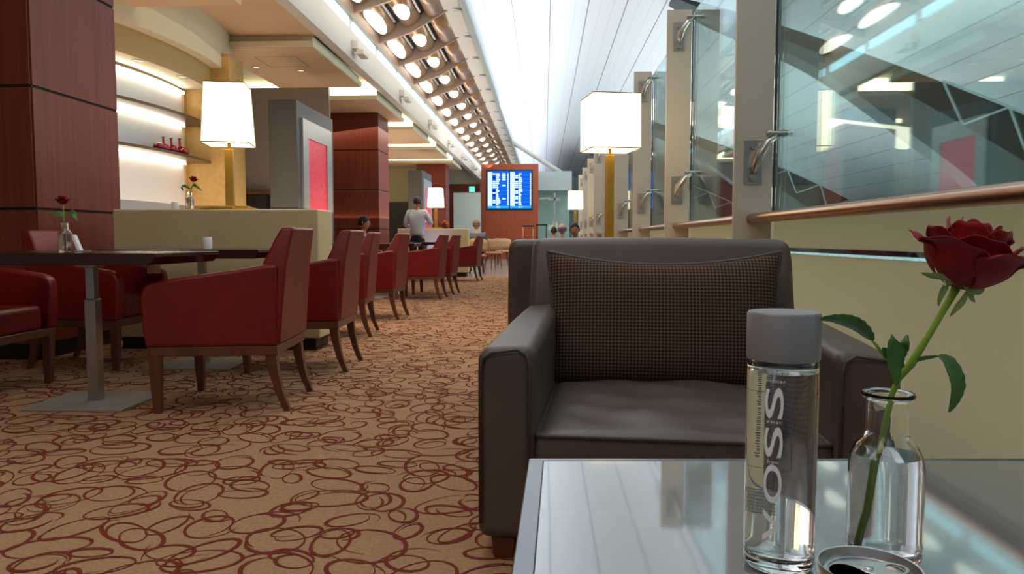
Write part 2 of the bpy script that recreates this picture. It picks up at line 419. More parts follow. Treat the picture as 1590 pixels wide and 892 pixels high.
# ---- arches on the far side of the glass
def arch(Y, label):
    t = thing('roof_arch', label, 'arch', (0, Y, 0), 0, 'arched beams spanning the hall vault')
    top = cr([(3.3, 7.08), (3.95, 6.99), (6.1, 6.36), (9.65, 5.1), (13, 3.72), (16, 2.1), (19, -.6)], 6)
    bot = cr([(3.3, 7.02), (4.3, 6.45), (6.4, 5.5), (7.6, 4.8), (9.4, 3.5), (11.2, 2.1), (12.6, .3)], 6)
    n = len(top); mb = MB()
    for i in range(n-1):
        a, b, c, d = top[i], top[i+1], bot[i+1], bot[i]
        def inset(p, q, f): return (p[0]+(q[0]-p[0])*f, p[1]+(q[1]-p[1])*f)
        # box segment of the solid flange: lower third
        da, db = inset(d, a, .42), inset(c, b, .42)
        mb.prism([d, c, db, da], -.35, .35, 'y')
    mb.build('lower_flange', 'arch', t)
    mb = MB()
    for i in range(n-1):
        a, b, c, d = top[i], top[i+1], bot[i+1], bot[i]
        da, db = (d[0]+(a[0]-d[0])*.42, d[1]+(a[1]-d[1])*.42), (c[0]+(b[0]-c[0])*.42, c[1]+(b[1]-c[1])*.42)
        mb.prism([da, db, b, a], -.1, .3, 'y')
    mb.build('web', 'arch_dark' , t)
    m = MB()
    for i in range(19, n-4, 3):
        a, a2 = top[i], top[min(i+3, n-1)]; dx, dz = a2[0]-a[0], a2[1]-a[1]; l = math.hypot(dx, dz)
        e = ((a[0]+a2[0])/2+dz/l*.85, (a[1]+a2[1])/2-dx/l*.85)
        m.tube([(a[0], -.2, a[1]), (e[0], -.2, e[1])], .03, 6); m.tube([(e[0], -.2, e[1]), (a2[0], -.2, a2[1])], .03, 6)
        m.tube([(a[0], -.2, a[1]), (a2[0], -.2, a2[1])], .035, 6)
    m.build('lattice', 'truss', t)
arch(20, 'nearest grey arched roof beam beyond the glass screen, sweeping down to the right')
arch(37.4, 'second grey arched roof beam, farther off and low behind the first glass pane')
arch(54.8, 'farthest grey arched roof beam glimpsed between the glass fins')

# ---- lounge ceiling left of the aisle
ZC = 3.56
struct(MB().box(-9, -3.1, -3, 10.1, ZC, ZC+.1).build('ceiling', 'tanceil'))
struct(MB().box(-9, -3.1, 10.1, 60, 3.72, 3.82).build('ceiling', 'creampaint'))
struct(MB().box(-9, -3.1, -3, 7.6, 3.2, ZC).build('ceiling', 'tanceil'))
struct(MB().box(-3.1, -2.95, -3, 60, ZC, 4.0).build('trim_2', 'white_fascia'))
struct(MB().box(-3.1, -2.93, -3, 60, 4.2, 4.42).build('trim_3', 'rib'))
struct(MB().box(-3.1, -3.0, -3, 60, 4.0, 4.2).build('trim_4', 'white_fascia'))
struct(MB().box(-9.2, -9, -3, 60, 0, 4).build('wall_left', 'creampaint'))
for k in range(26):
    y = 6.3+k*1.75
    s = MB().box(-2.985, -2.955, y, y+1.5, 4.03, 4.17).build('slot_light', 'slot_glow', bevel=.012)
    tag(s, 'cool white slot light in the long line under the louvred canopy', 'light', 'slot lights along the canopy edge')
for k in range(9):
    y = 7.75+k*3.75
    t = thing('fascia_bracket', 'stubby cream bracket jutting from the white ceiling fascia', 'bracket', (-2.95, y, 3.74), 0, 'brackets along the ceiling fascia')
    MB().box(0, .1, -.12, .12, -.02, .1).build('arm', 'white_fascia', t, bevel=.01)
    MB().box(.08, .2, -.16, .16, -.12, -.04).build('foot', 'white_fascia', t, bevel=.01)
# rafts
for k in range(5):
    y = 9.96+k*3.78
    x0 = -4.53 if k == 0 else -5.75
    lab = ['nearest dropped ceiling raft, cream edged with two downlights', 'second dropped ceiling raft, over the dark column with a glowing cove', 'third dropped ceiling raft behind the dark column', 'fourth dropped ceiling raft, near the cream far wall', 'farthest dropped ceiling raft, close to the departures board'][k]
    t = thing('ceiling_raft', lab, 'ceiling raft', (0, y, 0), 0, 'stepped ceiling rafts over the tables')
    MB().box(x0, -3.1, 0, 2.65, 3.40-.01, 3.47).build('slab', 'creampaint', t, bevel=.006)
    MB().box(x0+.02, -3.12, .02, 2.63, 3.382, 3.392).build('underside', 'tanceil', t)
    MB().box(x0+.2, -3.14, .12, 2.6, 3.47, 3.56 if k == 0 else 3.72).build('upstand', 'creampaint', t)
    if k > 0:
        MB().box(x0+.1, -3.13, .08, .115, 3.475, 3.715).build('cove_light', 'cove_glow', t)
    else:
        MB().box(-4.1, -3.5, .5, .512, 3.379, 3.382).box(-4.1, -3.5, 1.1, 1.112, 3.379, 3.382).box(-4.1, -4.088, .5, 1.1, 3.379, 3.382).box(-3.512, -3.5, .5, 1.1, 3.379, 3.382).build('hatch_joint', 'rib', t)
# bulkhead and niche
NC = Vector((-9.6, 8.7)); NR = 5.0
def arcpts(R, a0, a1, n): return [(NC.x+R*math.cos(a), NC.y+R*math.sin(a)) for a in (a0+(a1-a0)*i/n for i in range(n+1))]
def arcwall(Ra, Rb, z0, z1, a0, a1, n=28):
    o = arcpts(Ra, a0, a1, n); i = arcpts(Rb, a0, a1, n)
    return MB().prism(o+i[::-1], z0, z1, 'z')
A0 = R_(-32)
A1 = min((R_(8+i*.02) for i in range(600)), key=lambda a: abs(pxof((NC.x+NR*math.cos(a), NC.y+NR*math.sin(a), 1.5))-288))
struct(arcwall(NR, NR-.12, 0, 2.72, A0, A1).build('wall_niche', 'niche', autos=30, smooth=True))
for z in (2.72, ):
    struct(arcwall(NR+.012, NR-.1, z-.02, z+.02, A0, A1).build('trim_5', 'niche_edge'))
for i, z in enumerate((2.29, 1.815)):
    s = thing('niche_shelf', ['upper curved bronze display shelf in the lit niche', 'lower curved bronze display shelf carrying the red vases'][i], 'shelf', (0, 0, z), 0, 'curved shelves in the lit niche')
    arcwall(NR+.33, NR, -.02, .012, A0, A1+.012).build('shelf_board', 'shelf', s)
    arcwall(NR+.05, NR+.03, -.045, -.03, A0, A1-.02).build('light_strip', 'niche_glow', s)
l = arcwall(NR+.05, NR+.03, 2.66, 2.69, A0, A1-.02).build('niche_light', 'niche_glow'); tag(l, 'warm strip light tucked under the top rim of the curved niche', 'light')
# pier at the end of the niche
xe, ye = arcpts(NR, A1, A1, 1)[0]
struct(MB().box(xe-.3, xe+.02, ye-.02, ye+.12, 0, 2.74).build('wall_pier', 'goldwall'))
struct(MB().box(xe+.02, ony(362, 371, ye+.05).x, ye+.05, ye+.5, 0, 3.2).build('wall_pier', 'goldwall'))
struct(arcwall(NR+.36, NR-.2, 2.75, 3.02, A0, R_(20)).build('ceiling', ['olive'], smooth=True, autos=30))
struct(arcwall(NR+.34, NR-.2, 2.742, 2.75, A0, R_(20)).build('ceiling', ['creampaint']))
struct(arcwall(NR+.50, NR-.2, 3.02, ZC, A0, R_(20.5)).build('ceiling', ['creampaint'], smooth=True, autos=30))
# downlights
def downlight(x, y, z, label):
    t = thing('downlight', label, 'light', (x, y, z), 0, 'recessed downlights')
    MB().lathe([(.055, -.012), (.07, -.012), (.07, 0), (.055, 0)], 20, cap=False).build('ring', 'silver', t, smooth=True, autos=30)
    MB().lathe([(.001, -.006), (.055, -.006)], 20, cap=False).build('lamp', 'down_glow', t)
p = onz(467, 109, 3.382); downlight(p.x, p.y, 3.382, 'recessed downlight in the nearest ceiling raft, right one')
p = onz(398, 104, 3.382); downlight(p.x, p.y, 3.382, 'recessed downlight in the nearest ceiling raft, left one')
p = onz(215, 94, 2.742); downlight(p.x, p.y, 2.742, 'recessed downlight in the niche soffit nearest the mahogany column')
p = onz(283, 119, 2.742); downlight(p.x, p.y, 2.742, 'recessed downlight in the niche soffit nearest the table lamp')

# far-left walls
struct(MB().box(-9, -3.9, 13.4, 13.5, 0, 3.55).build('wall_back', mat('grey_lilac_wall', '8d8078', 0.5)))
w = thing('wall_unit', 'dark brown low cabinet front in the recess behind the table lamp', 'cabinet', (-5.15, 13.32, 0))
MB().box(-.75, .15, -.15, .07, 0, 1.62).build('cabinet_body', 'plinth', w, bevel=.005)
MB().box(-.8, .18, -.18, .07, 1.62, 1.66).build('ledge', 'brownwood', w)
struct(MB().box(-9, -3.75, 27, 27.1, 0, 3.5).build('wall_back', mat('pale_yellow_wall', 'd9cf9e', 0.6)))
t = thing('dark_door', 'dark grey door in the pale yellow far wall behind the standing man', 'door', ony(625, 371, 26.9).xy.to_3d(), 0)
MB().box(-.55, .5, 0, .06, 0, 2.15).build('door_leaf', 'greyslab', t, bevel=.01)
MB().box(.38, .42, -.05, 0, .95, 1.1).build('handle', 'steel', t)

# ---- columns
def column(y, label, far=False):
    t = thing('column', label, 'column', (-3.39, y, 0), 0, 'mahogany clad columns')
    H = 3.2 if y < 7 else 3.38
    MB().box(-.99, -.01, .01, .99, 0, H).build('core', 'colgap', t)
    # cladding panels with shadow gaps; heights of the joints
    zs = [z for z in (0, .1, 1.02, 1.83, 2.63) if z < H]+[H]
    mb = MB()
    for a, b in zip(zs[1:], zs[2:]):
        for (xa, xb, ya, yb) in ((-1.0, -.012, 0, .012), (-.012, 0, .012, .988), (-1.0, -.012, .988, 1.0)):
            mb.box(xa, xb, ya, yb, a+.009, b-.009)
    mb.build('cladding', 'colwood', t, bevel=.002, seg=1)
    MB().box(-.97, -.03, .03, .97, 0, .1).build('plinth', 'plinth', t)
# exact corner positions from the survey: front right corner at px 45 / rear at px 182
column(4.82, 'large reddish mahogany clad column at the left edge of the photo')
column(15.1, 'dark wood clad column behind the grey slab with red panel')
column(25.4, 'farthest wood clad column, behind the standing man and his lamp')

# ---- grey slabs with red panels
def slab(y, label):
    t = thing('feature_slab', label, 'display slab', (-3.39, y, 0), 0, 'grey slabs with glowing red glass')
    MB().box(-.39, 0, 0, 1.75, 0, 2.72).build('slab', 'greyslab', t, bevel=.01)
    mb = MB(); 
    for b in ((.18, 1.57, 2.25, 2.5), (.18, 1.57, .25, .5), (.18, .42, .5, 2.25), (1.33, 1.57, .5, 2.25)):
        mb.box(-.002, .03, b[0], b[1], b[2], b[3])
    mb.build('frame', 'silver', t)
    MB().box(-.002, .012, .42, 1.33, .5, 2.25).build('glass_panel', 'redart', t)
slab(10.1, 'freestanding grey slab with a glowing red crackle glass panel behind the cream wall')
slab(20.5, 'distant bluish grey slab with red glass, behind the standing man')

# ---- low cream walls
def lowwall(y, label):
    t = thing('low_partition', label, 'partition', (0, y, 0), 0, 'low cream partition walls')
    MB().box(-3.17, -1.64, 0, .36, .09, 1.035).build('body', 'cream', t, bevel=.012)
    MB().box(-3.14, -1.68, .03, .33, 0, .09).build('plinth', 'plinth', t)
    return t
lowwall(5.32, 'near low cream partition behind the second table, lamp standing on it')
lowwall(15.9, 'far low cream partition beside the standing man')

# ---- departures board
t = thing('departures_board', 'tall reddish wooden pylon with twin blue departures screens at the aisle end', 'board')
BY = 30.0
a = ony(747, 255, BY); b = ony(836, 255, BY)
t.location = ((a.x+b.x)/2, BY, 0); bw = (b.x-a.x)
MB().box(-bw/2, bw/2, 0, .5, 0, a.z).build('pylon', 'boardwood', t, bevel=.01)
def loc(px, py): 
    p = ony(px, py, BY); return p.x-(a.x+b.x)/2, p.z
sx0, sz1 = loc(755, 264); sx1, sz0 = loc(827, 326)
MB().box(sx0, sx1, -.06, 0, sz0, sz1).build('surround', 'black', t, bevel=.01)
for s in range(2):
    xa = sx0+.05+s*(sx1-sx0-.06)/2; xb = xa+(sx1-sx0)/2-.06; za, zb = sz0+.05, sz1-.05
    o = MB().box(xa, xb, -.075, -.06, za, zb).build('screen', 'scr_blue', t)
    w_, h_ = xb-xa, zb-za; mb = MB(); rnd = random.Random(s+5)
    def q(x0, x1, r0, r1, mi):
        mb.cur = mi; mb.box(xa+w_*x0, xa+w_*x1, -.079, -.075, za+h_*(1-r1), za+h_*(1-r0))
    q(.02, .22, .03, .93, 0); q(.02, .98, .93, .99, 1); q(.4, .6, .94, .98, 0)
    N = 17
    for r in range(N):
        r0, r1 = .06+r*.86/N, .06+(r+.82)*.86/N
        if rnd.random() < .75: q(.24, .38, r0, r1, 0)
        elif rnd.random() < .5: q(.24, .38, r0, r1, 2)
        q(.4, .4+rnd.uniform(.08, .2), r0, r1, 0)
        if s == 0 and (r < 4 or r in (6, 13)): q(.68, .84, r0, r1, 0)
        q(.92, .98, r0, r1, 0)
        if r % 2: q(.62, .9, r0, r0+.008, 1)
    mb.build('flight_rows', ['scr_white', 'scr_cyan', 'scr_dark'], o, fix=False)

# ---- glass volume beyond the board
gy = 33
a = ony(830, 266, gy); b = ony(888, 266, gy); c_ = ony(830, 296, gy)
t = thing('glass_kiosk', 'pale glass enclosure with a grey upper band beyond the departures board', 'enclosure', (0, gy, 0))
MB().box(a.x, b.x, 0, 3, c_.z, a.z).build('upper_band', 'bluebeam', t)
MB().box(a.x, b.x, 0, .03, 0, c_.z).build('front_glass', 'pane_far', t)
MB().box(a.x, b.x, 2.9, 3, 0, c_.z).build('rear_panel', 'frostgreen', t)
MB().box(b.x-.8, b.x-.72, -.06, 0, 0, c_.z-.1).box(b.x-1.05, b.x-.5, -.06, 0, c_.z-.45, c_.z-.35).build('mullion', 'plate', t)
# frosted screen near far column and lit exit sign
t = thing('frosted_screen', 'greenish frosted glass screen right of the farthest column', 'screen')
a = ony(704, 300, 28.5); b = ony(746, 300, 28.5); t.location = (0, 28.5, 0)
MB().box(a.x, b.x, 0, .05, 0, a.z).build('glass', 'frostgreen', t)
MB().box(a.x, b.x, -.01, .06, a.z, a.z+.04).build('top_channel', 'steel', t)
struct(MB().box(-5.2, -2.7, 31, 31.1, 0, 3.1).build('wall_back', 'colwood'))
p = ony(733, 295, 30.99)
t = thing('exit_sign', 'small green lit exit sign above the frosted screen', 'sign', p)
MB().box(-.14, .14, -.05, 0, -.16, .16).build('housing', 'silver', t, bevel=.01)
MB().box(-.11, .11, -.06, -.05, -.13, .13).build('lit_face', 'exit_glow', t)

# ================================================================== LOUVRED CANOPY
XL, ZL, XR, ZR = -3.02, 4.45, -1.7, 4.94
def canopy():
    def zt(x): return ZL+(x-XL)/(XR-XL)*(ZR-ZL)
    # rib profile: three scallops on top side, flange below
    top = []; N = 30
    for i in range(N+1):
        u = i/N; x = XL+u*(XR-XL); z = zt(x)+.02-.07*abs(math.sin(u*PI*3)); top.append((x, z))
    bot = [(XR, zt(XR)-.10), (XL+.65, zt(XL+.65)-.24), (XL, zt(XL)-.20)]
    rib = thing('canopy_rib', 'curved beige rib crossing the louvred canopy', 'rib', (0, 8.0, 0), 0, 'cross ribs of the louvred canopy')
    MB().prism(top+bot, -.03, .03, 'y').build('blade', 'rib', rib)
    MB().box(XL, XL+.03, -.09, .09, ZL-.24, ZL+.02).build('end_plate', 'rib', rib)
    def wing(u, v):
        x = XR-.02+u*.27; w = .085*(1-u**2)+.006; return (x, (v-.5)*2*w, zt(XR)-.08-.03*u+.012*math.sin(v*PI))
    MB().grid(wing, 6, 4).build('winglet', 'wing', rib, smooth=True, solid=.01)
    for k in range(1, 37): dup(rib, (0, 8.0+k*1.75, 0), 0, rib['label'], rib['group'])
    # barrels
    spans = [(0.05, .30), (.38, .63), (.71, .97)]
    names = ['bronze barrel panel in the lowest row of the canopy', 'bronze barrel panel in the middle row of the canopy', 'bronze barrel panel in the upper row of the canopy']
    for r, (u0, u1) in enumerate(spans):
        t = thing('canopy_barrel', names[r], 'ceiling panel', (0, 8.0, 0), 0, names[r].replace('panel', 'panels'))
        xa, xb = XL+u0*(XR-XL), XL+u1*(XR-XL); cx = (xa+xb)/2; hw = (xb-xa)/2
        def fn(u, v):
            a = PI*(u); x = cx-hw*math.cos(a); return (x, .05+v*1.65, zt(x)-.02-.11*math.sin(a))
        MB().grid(fn, 12, 2).build('barrel', 'barrel', t, smooth=True, solid=.008)
        if r < 2:
            ww = .85 if r == 0 else .5
            def fl(u, v):
                a = PI*(.22+.5*u); x = cx-hw*math.cos(a); e = math.sin(PI*u)
                yy = .9+(v-.5)*1.0*math.sqrt(max(e, .0))*ww*1.6
                return (x, yy, zt(x)-.028-.11*math.sin(a))
            MB().grid(fl, 10, 6).build('lamp_diffuser', 'spot_glow', t, smooth=True, solid=.006)
            MB().box(xb+.02, xb+.06, .3, 1.4, zt(xb)-.06, zt(xb)-.04).build('trim_strip', 'silver', t)
        for k in range(1, 36): dup(t, (0, 8.0+k*1.75, 0), 0, names[r], t['group'])
canopy()
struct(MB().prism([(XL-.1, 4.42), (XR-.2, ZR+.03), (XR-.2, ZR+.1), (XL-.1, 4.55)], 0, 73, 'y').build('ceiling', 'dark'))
struct(MB().prism([(XR-.2, ZR-.02), (XR+.05, ZR-.02), (XR+.05, ZR+.06), (XR-.2, ZR+.1)], 0, 73, 'y').build('trim_6', 'white_fascia'))

# ================================================================== GLASS SCREEN (right)
XF0 = 1.04
F1, F2, F3 = [onx(px, 371, XF0).y for px in (1138, 1032, 982)]
SP = (F3-F1)/2
FY = [F1+SP*k for k in range(9)]
XF1 = ony(1197, 371, F1).x; XG = XF1+.014
FTOP = ony(1050, 15, FY[1]).z
def fin(k, Y):
    lab = ['nearest broad aluminium fin of the glass screen, behind the armchair', 'second aluminium fin of the glass screen', 'third aluminium fin of the glass screen', 'fourth aluminium fin, right behind the nearer right lamp', 'fifth aluminium fin of the screen, counting from the armchair', 'sixth aluminium fin of the screen, counting from the armchair', 'seventh aluminium fin of the screen, beside the small far lamp', 'eighth aluminium fin of the screen', 'farthest aluminium fin of the glass screen'][k]
    t = thing('glass_screen_fin', lab, 'post', (0, Y, 0), 0, 'fins of the glass screen')
    MB().box(XF0, XF1, 0, .03, 0, FTOP).build('blade', 'fin', t, bevel=.003)
    for z in (ony(1165, 252, F1).z, ony(1050, 57, FY[1]).z):
        br = MB().box(XF0+.05, XF0+.15, -.012, 0, z-.12, z+.12).build('bracket_plate', 'bracket', t, bevel=.004)
        MB().tube([(XF0+.1, -.01, z-.08), (XF0+.1, -.045, z-.03), (XF0+.12, -.07, z+.04), (XF0+.16, -.075, z+.10), (XF0+.215, -.07, z+.14)], [.012, .02, .022, .018, .014], 12).build('arm', 'bracket', br, smooth=True)
        for zz in (-.085, .085):
            MB().tube([(XF0+.1, -.012, z+zz), (XF0+.1, -.032, z+zz)], .021, 12).build('bolt', 'bracket', br, smooth=True, autos=40)
        MB().tube([(XF0+.15, -.07, z+.145), (XF0+.26, -.07, z+.145)], .014, 12).tube([(XF0+.155, -.07, z+.145), (XF0+.17, -.07, z+.145)], .02, 12).tube([(XF0+.235, -.07, z+.145), (XF0+.25, -.07, z+.145)], .022, 12).build('clamp', 'bracket', br, smooth=True, autos=40)
for k, Y in enumerate(FY): fin(k, Y)
edges = [-1.6]+FY
for k in range(len(edges)-1):
    y0, y1 = edges[k]+.035, edges[k+1]-.005
    nm = ['nearest', 'second', 'third', 'fourth', 'fifth', 'sixth', 'seventh', 'eighth', 'farthest'][k]
    t = thing('glass_screen_bay', nm+' bay of the screen, clear glass over a bronze handrail and cream frosted panel', 'glass screen', (0, 0, 0), 0, 'bays of the glass screen')
    g = MB().box(XG, XG+.012, y0, y1, .97, FTOP-.03).build('pane', 'pane', t)
    MB().box(XG-.001, XG+.013, y0, y0+.004, .97, FTOP-.03).build('edge_seal', 'arch', g)
    MB().box(XG-.001, XG+.013, y1-.004, y1, .97, FTOP-.03).build('edge_seal', 'arch', g)
    lp = MB().box(XG, XG+.012, y0, y1, 0, .742).box(XG, XG+.012, y0, y1, .775, .95).build('frosted_panel', 'frost', t)
    MB().box(XG+.002, XG+.010, y0, y1, .742, .775).build('clear_strip', 'pane', lp)
    r = MB().tube([(1.135, edges[k]-.02 if k else -1.6, .93), (1.135, y1-.01, .93)], .026, 20).build('handrail', 'rail', t, smooth=True, autos=50)
    MB().box(1.12, XG, y0+.3, y0+.34, .915, .94).build('standoff', 'bracket', r)
    MB().box(1.12, XG, y1-.4, y1-.36, .915, .94).build('standoff', 'bracket', r)
    MB().box(1.135, XG, y0, y1, .950, .958).build('ledge', 'bracket', t)

# ================================================================== LAMPS
def lamp(name, loc_, zs0, label, w=.39, h=.47, base_z=0, rz=0, taper=.86):
    t = thing(name, label, 'lamp', loc_, rz, 'gold stemmed lamps with white square shades')
    b = loc_[2]
    top = zs0+h-b; bot = zs0-b
    MB().box(-.19, .19, -.12, .12, 0, .012).box(-.14, .14, -.1, .1, .012, .028).build('base', 'gold', t, bevel=.003)
    MB().box(-.03, .03, -.03, .03, .028, bot-.04).build('pole', 'gold', t, bevel=.003)
    MB().tube([(0, 0, bot-.04), (0, 0, bot+.1)], .012, 10).build('socket', 'gold', t, smooth=True)
    a, c = w/2, w/2*taper
    rings = [[(-a, -a, bot), (a, -a, bot), (a, a, bot), (-a, a, bot)], [(-c, -c, top), (c, -c, top), (c, c, top), (-c, c, top)]]
    s = MB().loft(rings, cap=False).add([(-a*.97, -a*.97, bot+.012), (a*.97, -a*.97, bot+.012), (a*.97, a*.97, bot+.012), (-a*.97, a*.97, bot+.012)], [(0, 1, 2, 3)]).build('lamp_shade', 'shade_glow', t, fix=False)
    e = .004
    for q, z in ((a, bot), (c, top)):
        m = MB(); m.box(-q-e, q+e, -q-e, -q, z-e, z+e).box(-q-e, q+e, q, q+e, z-e, z+e).box(-q-e, -q, -q, q, z-e, z+e).box(q, q+e, -q, q, z-e, z+e)
        m.build('shade_trim', 'shade_rim', s)
    return t
p = ony(358, 320, 5.5)
lamp('table_lamp', (p.x, 5.5, 1.036), 1.525, 'gold lamp with tapered white shade on the near cream partition', rz=R_(12), w=.325, h=.435)
p = ony(677, 350, 16.1)
lamp('table_lamp', (p.x, 16.1, 1.036), 1.50, 'gold lamp with white shade on the far partition beside the standing man', w=.33, h=.42)
p = ony(946, 350, 6.0)
lamp('floor_lamp', (p.x, 6.0, 0), 1.525, 'tall gold lamp with cubic white shade behind the brown armchairs', w=.385, h=.42, taper=.985, rz=R_(12))
p = ony(893, 350, 17)
lamp('floor_lamp', (p.x, 17, 0), 1.49, 'small distant lamp with glowing shade along the glass screen', w=.34, h=.41, taper=.95)

# ================================================================== RED TUB CHAIRS AND TABLES
def leg_mb(pts, ws):
    rings = [[(p[0]-w, p[1]-w, p[2]), (p[0]+w, p[1]-w, p[2]), (p[0]+w, p[1]+w, p[2]), (p[0]-w, p[1]+w, p[2])] for p, w in zip(pts, ws)]
    return MB().loft(rings)
def red_chair():
    t = thing('tub_chair', 'x', 'chair', (0, 0, 0), 0, 'red leather tub chairs at the tables')
    for s in (-1, 1):
        # front leg straight taper, rear leg curved back
        leg_mb([(.278, s*.262, .29), (.275, s*.262, .1), (.272, s*.260, 0)], [.026, .021, .016]).build('leg', 'brownwood', t, bevel=.003, seg=2)
        leg_mb([(-.25, s*.232, .29), (-.262, s*.23, .19), (-.285, s*.227, .09), (-.32, s*.225, 0)], [.026, .022, .018, .015]).build('leg', 'brownwood', t, bevel=.003, seg=2)
        # arm
        def arm(x, z, side):  # splay
            y = s*(.195+.03*(x+.3)/.6+side)
            return (x, y, z)
        prof = [(-.29, .315), (.31, .315), (.322, .40), (.325, .56), (.31, .60), (.27, .622), (.1, .648), (-.1, .675), (-.24, .70), (-.29, .70)]
        n = len(prof)
        a = [arm(x, z, 0) for x, z in prof]; b = [arm(x, z, .075) for x, z in prof]
        MB().add(a+b, [tuple(range(n)), tuple(range(2*n-1, n-1, -1))]+[(i, (i+1) % n, n+(i+1) % n, n+i) for i in range(n)]).build('arm', 'red', t, bevel=.018, seg=3)
    MB().add([(-.285, -.262, .272), (.305, -.29, .272), (.305, .29, .272), (-.285, .262, .272), (-.285, -.262, .318), (.305, -.29, .318), (.305, .29, .318), (-.285, .262, .318)], [(3, 2, 1, 0), (4, 5, 6, 7), (0, 1, 5, 4), (1, 2, 6, 5), (2, 3, 7, 6), (3, 0, 4, 7)]).build('seat_frame', 'brownwood', t, bevel=.006)
    # backrest, tapering in width upward, leaning back
    lv = [(.32, -.25, -.298, .258), (.5, -.20, -.312, .256), (.70, -.215, -.33, .24), (.82, -.27, -.35, .218), (.875, -.30, -.362, .208)]
    rings = [[(xa, -w, z), (xb, -w, z), (xb, w, z), (xa, w, z)] for z, xa, xb, w in lv]
    MB().loft(rings).build('backrest', 'red', t, bevel=.016, seg=3)
    MB().box(-.22, .30, -.198, .198, .31, .455).build('seat_cushion', 'red', t, bevel=.035, seg=4)
    return t
labs_aisle = ['nearest red tub chair, backing onto the aisle', 'second red tub chair along the aisle from the camera', 'third red tub chair along the aisle, brightly lit edge', 'fourth red tub chair along the aisle', 'fifth red tub chair along the aisle, beside the standing man', 'sixth red tub chair along the aisle', 'last red tub chair of the aisle row, nearest the departures board']
feet = [((447, 638), (482, 608)), ((538, 578), (560, 560)), ((576, 523), (586.5, 513.5)), ((618, 497), (634, 489.6)), ((684.5, 466), (694, 462)), ((705, 458), (713, 454.7)), ((742, 436.8), (749, 434.7))]
chair0 = red_chair()
cpos = []
for i, (fa, fb) in enumerate(feet):
    a = onz(*fa); b = onz(*fb); m = (a+b)/2; d = b-a
    ang = math.atan2(d.x, d.y)   # lean of the rear edge
    ang = max(-.12, min(.12, ang))
    # rotz = 180deg - ang
    rz = PI-ang
    c = Vector((m.x-.32*math.cos(ang), m.y+.32*math.sin(ang), 0))
    cpos.append(c)
    if i == 0:
        chair0.location = c; chair0.rotation_euler = (0, 0, rz); chair0['label'] = labs_aisle[0]
    else: dup(chair0, c, rz, labs_aisle[i])

def table():
    t = thing('pedestal_table', 'x', 'table', (0, 0, 0), 0, 'dark topped pedestal tables')
    MB().prism([(-.5, .735), (-.5, .755), (.5, .755), (.5, .735), (.47, .70), (-.47, .70)], -.33, .33, 'y').build('tabletop', 'tablewood', t, bevel=.004, seg=2)
    MB().box(-.028, .028, -.028, .028, .012, .52).build('post', 'steel', t, bevel=.003)
    MB().box(-.022, .022, -.022, .022, .52, .68).box(-.05, .05, -.04, .04, .68, .70).build('collar', 'steel', t, bevel=.003)
    MB().box(-.25, .25, -.21, .21, 0, .013).build('base_plate', 'plate', t, bevel=.003)
    return t
tb = table()
tlab = ['nearest dark table at the left, rose vase and white card on it', 'second dark table, in front of the cream partition with a white cup', 'third dark table, opposite the third red chair of the aisle', 'fourth dark table, with a single red rose on it', 'fifth dark table, in front of the standing man', 'sixth dark table, beside the far cream partition', 'last dark table before the departures board']
tpos = [onz(150, 625), onz(318, 566)]
for i in range(2, 7): tpos.append(Vector((cpos[i].x-.76, cpos[i].y+.02, 0)))
for i, p in enumerate(tpos):
    p.z = 0
    if i == 0: tb.location = p; tb['label'] = tlab[0]
    else: dup(tb, p, 0, tlab[i])
MB().box(.455, .495, -.32, -.27, .662, .702).build('end_bracket', 'brownwood', tb, bevel=.003)
# wall-side chairs
wlab = ['red tub chair cut by the left photo edge, facing the nearest table', 'red tub chair by the mahogany column, behind the rose vase', 'wall-side red chair at the third table', 'wall-side red chair at the fourth table', 'wall-side red chair at the fifth table', 'wall-side red chair at the sixth table', 'wall-side red chair at the last table']
wpos = [(-3.08, 3.78, 0.03), (-2.93, 4.72, -.02)]
for i in range(2, 7): wpos.append((tpos[i].x-.82, tpos[i].y, 0))
for i, (x, y, r) in enumerate(wpos): dup(chair0, (x, y, 0), r, wlab[i])

